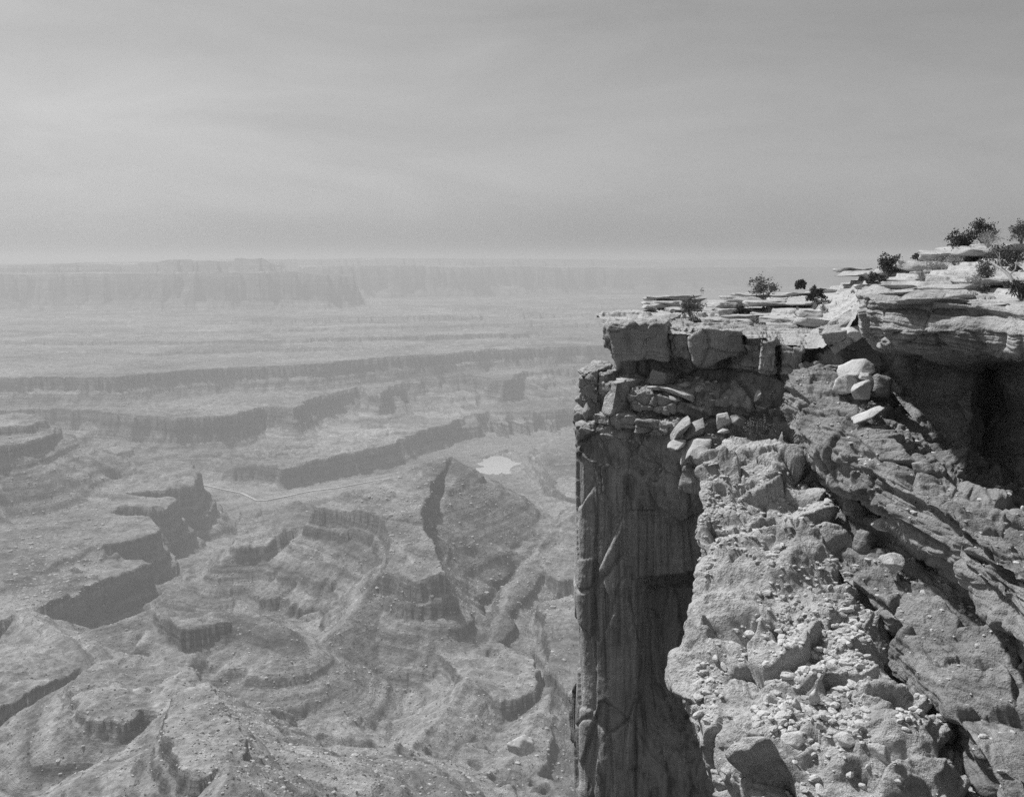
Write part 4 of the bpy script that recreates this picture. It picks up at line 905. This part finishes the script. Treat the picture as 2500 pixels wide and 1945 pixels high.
def plant(x, y, w, h, d, kind, label, seed, category='shrub', name='shrub', group=None):
    r = np.random.RandomState(seed)
    W, Hh = w / F * d, h / F * d
    e = bpy.data.objects.new(name, None); COL.objects.link(e); e.location = P(x, y, d); e.empty_display_size = 0.1
    e['label'] = label; e['category'] = category
    if group: e['group'] = group
    stems, ends = [], []
    if kind == 'grass':
        bl_v, bl_f = [], []
        for k in range(130):
            a = r.uniform(0, 6.28); lean = abs(r.normal(0, 0.5)); l = Hh * r.uniform(0.55, 1.05)
            dr = np.array([math.cos(a), math.sin(a), 0]); tip = dr * min(lean, 1.2) * W * 0.5 + np.array([0, 0, l * (1 - 0.25 * lean)])
            b0 = dr * W * 0.06 * r.uniform(0, 1); sd = np.array([-math.sin(a), math.cos(a), 0]) * 0.012 * d / 36
            mid = b0 * 0.5 + tip * 0.55 + np.array([0, 0, l * 0.08])
            k0 = len(bl_v) * 5
            bl_v.append(np.array([b0 - sd, b0 + sd, mid + sd * 0.8, mid - sd * 0.8, tip])); 
            bl_f += [[k0, k0 + 1, k0 + 2, k0 + 3], [k0 + 3, k0 + 2, k0 + 4, k0 + 4]]
        v = np.concatenate(bl_v); f = np.array(bl_f)
        me = bpy.data.meshes.new('blades'); me.from_pydata([tuple(q) for q in v], [], [list(dict.fromkeys(q)) for q in f.tolist()]); me.update()
        link('blades', me, M['leaf_pale'], e)
        return e
    ns = {'juniper': 9, 'brush': 14, 'twig': 26}[kind]
    for k in range(ns):
        a = r.uniform(0, 6.28); sp = r.uniform(0.1, 1.0) ** 0.7
        tip = np.array([math.cos(a) * W * 0.48 * sp, math.sin(a) * W * 0.45 * sp, Hh * r.uniform(0.55, 1.0) * (1 - 0.35 * sp ** 2)])
        c = tip * 0.5 + np.array([0, 0, Hh * 0.06]) + r.normal(0, 0.05, 3) * W
        pts = [tip * 0 , tip * 0.22 + c * 0.1 + r.normal(0, 0.015, 3) * W, c, tip * 0.8 + r.normal(0, 0.04, 3) * W, tip]
        rad = max(0.010 * d / 36, Hh * (0.035 if kind == 'juniper' else 0.014)); stems.append(tube(pts, rad, rad * 0.35)); ends.append(tip)
        for q in range(3):
            b0 = c + (tip - c) * r.uniform(0, 0.8); t2 = b0 + r.normal(0, 0.16, 3) * np.array([W, W, Hh]) + np.array([0, 0, Hh * 0.12])
            stems.append(tube([b0, (b0 + t2) / 2 + r.normal(0, 0.02, 3) * W, t2], rad * 0.5, rad * 0.25, 3) if False else tube([b0, (b0 + t2) / 2 + r.normal(0, 0.02, 3) * W, t2], rad * 0.5, rad * 0.25)); ends.append(t2)
    v, f = join(stems)
    link('stem', quads_mesh('stem', v, f), M['bark_pale' if kind == 'twig' else 'bark'], e)
    nl = {'juniper': 46, 'brush': 22, 'twig': 7}[kind]
    ls = {'juniper': 0.055, 'brush': 0.045, 'twig': 0.03}[kind] * d / 36
    lv, lf = [], []
    for tip in ends:
        if kind == 'juniper' and r.rand() < 0.12: continue
        cl = np.array([W, W, Hh]) * (0.085 if kind == 'juniper' else 0.075)
        for q in range(nl):
            c = tip + r.normal(0, 1, 3) * cl; c[2] = max(c[2], 0.02)
            a = r.normal(0, 1, 3); a /= np.linalg.norm(a); b_ = np.cross(a, r.normal(0, 1, 3)); b_ /= np.linalg.norm(b_) + 1e-9
            s1, s2 = ls * r.uniform(0.5, 1.2), ls * r.uniform(0.25, 0.6)
            k0 = len(lv) * 4; lv.append(np.array([c - a * s1, c + b_ * s2, c + a * s1, c - b_ * s2])); lf.append([k0, k0 + 1, k0 + 2, k0 + 3])
    link('foliage', quads_mesh('foliage', np.concatenate(lv), np.array(lf), False), M['leaf_dark' if kind == 'juniper' else ('leaf_pale' if kind == 'twig' else 'leaf_mid')], e)
    return e

plant(1690, 777, 52, 50, 39.5, 'brush', 'dark leafy shrub near the tip of the cap rock', 1)
plant(1864, 735, 66, 54, 46.0, 'brush', 'wide leafy shrub breaking the skyline behind the cap blocks', 2)
plant(1955, 706, 24, 26, 48.5, 'juniper', 'tiny dark shrub alone on the skyline', 3)
plant(1990, 738, 32, 32, 41.5, 'juniper', 'round dark bush below the lone skyline shrub', 4)
plant(1811, 771, 32, 22, 40.0, 'juniper', 'low dark bush among stones beyond the cap blocks', 5)
plant(2168, 676, 58, 46, 42.5, 'juniper', 'broad dark bush at the left end of the stepped skyline slabs', 6)
plant(2246, 638, 36, 18, 45.0, 'juniper', 'low dark bush peeping over the skyline', 7)
plant(2338, 622, 66, 56, 42.5, 'juniper', 'dark juniper on the skyline left of the taller one', 8, 'tree', 'juniper_tree')
plant(2404, 606, 56, 70, 42.0, 'juniper', 'tallest juniper on the skyline slabs', 9, 'tree', 'juniper_tree')
plant(2412, 606, 60, 44, 40.5, 'twig', 'pale dry brush in front of the tallest juniper', 10)
plant(2494, 598, 44, 58, 40.0, 'brush', 'feathery shrub cut by the right edge above the slabs', 11)
plant(2464, 662, 100, 52, 36.0, 'juniper', 'spreading juniper over the bent bleached trunk', 12, 'tree', 'juniper_tree')
plant(2402, 702, 50, 62, 33.0, 'brush', 'dark twiggy shrub left of the bent bleached trunk', 13)
plant(2378, 708, 40, 40, 31.5, 'twig', 'pale spiky twigs beside the dark twiggy shrub', 14)
plant(2492, 742, 62, 66, 25.6, 'juniper', 'dense dark bush on the slab at the right edge', 15)
plant(2252, 692, 52, 40, 35.0, 'grass', 'pale grass tuft fanning on the slabs above the overhang', 16, 'grass tuft', 'grass_tuft')
plant(2286, 664, 70, 34, 39.0, 'twig', 'pale low brush under the thick skyline slabs', 17)
plant(2127, 702, 20, 36, 37.0, 'brush', 'thin upright shrub on the slab left of the overhang', 18)
plant(2138, 686, 16, 18, 40.0, 'juniper', 'small dark knob of bush behind the thin upright shrub', 19)
plant(2010, 762, 40, 22, 37.5, 'grass', 'pale grass tuft above the tilted slab', 20, 'grass tuft', 'grass_tuft')
plant(1838, 790, 44, 24, 37.0, 'grass', 'pale grass tuft just behind the large cap block', 21, 'grass tuft', 'grass_tuft')
plant(1946, 772, 38, 26, 38.5, 'grass', 'pale grass tuft beside the dead branch', 22, 'grass tuft', 'grass_tuft')
plant(1728, 795, 28, 14, 36.5, 'grass', 'little grass tuft behind the second cap block', 23, 'grass tuft', 'grass_tuft')
plant(1640, 765, 22, 10, 42.0, 'grass', 'sparse grass tuft left of the tip shrub', 24, 'grass tuft', 'grass_tuft')
plant(1900, 796, 30, 16, 36.5, 'grass', 'small grass tuft left of the dead branch', 25, 'grass tuft', 'grass_tuft')
plant(1695, 792, 26, 16, 36.8, 'brush', 'small ragged shrub at the joint behind the cap blocks', 26)
plant(1856, 1082, 62, 56, 32.2, 'brush', 'tangled dark bush in the hollow at the head of the scree', 27)
plant(1905, 1120, 40, 24, 31.3, 'brush', 'sparse bush on the scree under the rounded ledge', 28)
plant(2128, 1010, 36, 20, 27.6, 'brush', 'faint low bush behind the long pale slab', 29)
plant(2330, 648, 40, 22, 40.5, 'twig', 'dry brush on the thick slab right of the grass', 30)

tp, tn = pick(tV, tN, 16, lambda px, py: (px > 1560) & (px < 2480) & (py > 650) & (py < 800))
for k, q in enumerate(tp):
    x_, y_ = CX + q[0] / q[1] * F, HY - q[2] / q[1] * F
    plant(x_, y_ + 1, rs.uniform(16, 34), rs.uniform(10, 22), q[1], 'grass' if k % 3 else 'brush', 'small dry grass tuft among the flagstones' if k % 3 else 'small dark sprig among the flagstones', 60 + k, 'grass tuft' if k % 3 else 'shrub', 'grass_tuft' if k % 3 else 'shrub', 'small tufts among the flagstones')
e = bpy.data.objects.new('bleached_trunk', None); COL.objects.link(e); e.location = P(2478, 712, 31.5)
e['label'] = 'bent bleached trunk leaning over the slabs at the right edge'; e['category'] = 'dead tree'
b0 = np.array(P(2478, 712, 31.5))
limb = [np.array(P(*q)) - b0 for q in ((2478, 714, 31.5), (2474, 692, 31.6), (2464, 672, 31.8), (2448, 658, 32), (2434, 650, 32.2), (2420, 640, 32.4))]
v, f = tube(limb, 0.085, 0.03, 8); link('trunk', quads_mesh('trunk', v, f), M['bark_pale'], e)
br = [tube([limb[3], limb[3] + np.array([-0.1, 0, 0.25]), limb[3] + np.array([-0.05, 0.1, 0.55])], 0.03, 0.01, 5), tube([limb[4], limb[4] + np.array([0.05, 0, 0.3]), limb[4] + np.array([-0.1, 0.1, 0.6])], 0.025, 0.008, 5), tube([limb[2], limb[2] + np.array([0.2, 0, 0.2]), limb[2] + np.array([0.3, 0.1, 0.5])], 0.03, 0.01, 5)]
for v, f in br: link('branch', quads_mesh('branch', v, f), M['bark_pale'], e)

b0 = np.array(P(1934, 796, 36.0))
v, f = tube([np.array(P(*q)) - b0 for q in ((1932, 797, 36), (1945, 786, 36.1), (1957, 776, 36.2), (1972, 768, 36.4))], 0.06, 0.03, 6)
v2, f2 = tube([np.array(P(*q)) - b0 for q in ((1948, 783, 36.1), (1942, 774, 36.2), (1936, 772, 36.3))], 0.035, 0.015, 6)
v, f = join([(v, f), (v2, f2)])
o = link('dead_branch', quads_mesh('dead_branch', v, f), M['bark'], label='short dead branch lying on the flagstones', category='branch'); o.location = b0

# ------------------------------------------------------------------ haze: the air of the canyon
m = bpy.data.materials.new('haze_air'); m.use_nodes = True; nt = m.node_tree; nt.nodes.clear()
out = nt.nodes.new('ShaderNodeOutputMaterial'); pv = nt.nodes.new('ShaderNodeVolumePrincipled')
pv.inputs['Color'].default_value = (0.67, 0.67, 0.67, 1); pv.inputs['Density'].default_value = 2.1e-4; pv.inputs['Anisotropy'].default_value = 0.25
nt.links.new(pv.outputs[0], out.inputs['Volume'])
bm = bmesh.new(); bmesh.ops.create_cube(bm, size=1.0)
for v in bm.verts:
    v.co.x *= 36000; v.co.y = -200 if v.co.y < 0 else 20600; v.co.z = -680 if v.co.z < 0 else 100
me = bpy.data.meshes.new('haze'); bm.to_mesh(me); bm.free()
link('haze', me, m, kind='stuff', label='pale haze filling the whole canyon', category='haze')
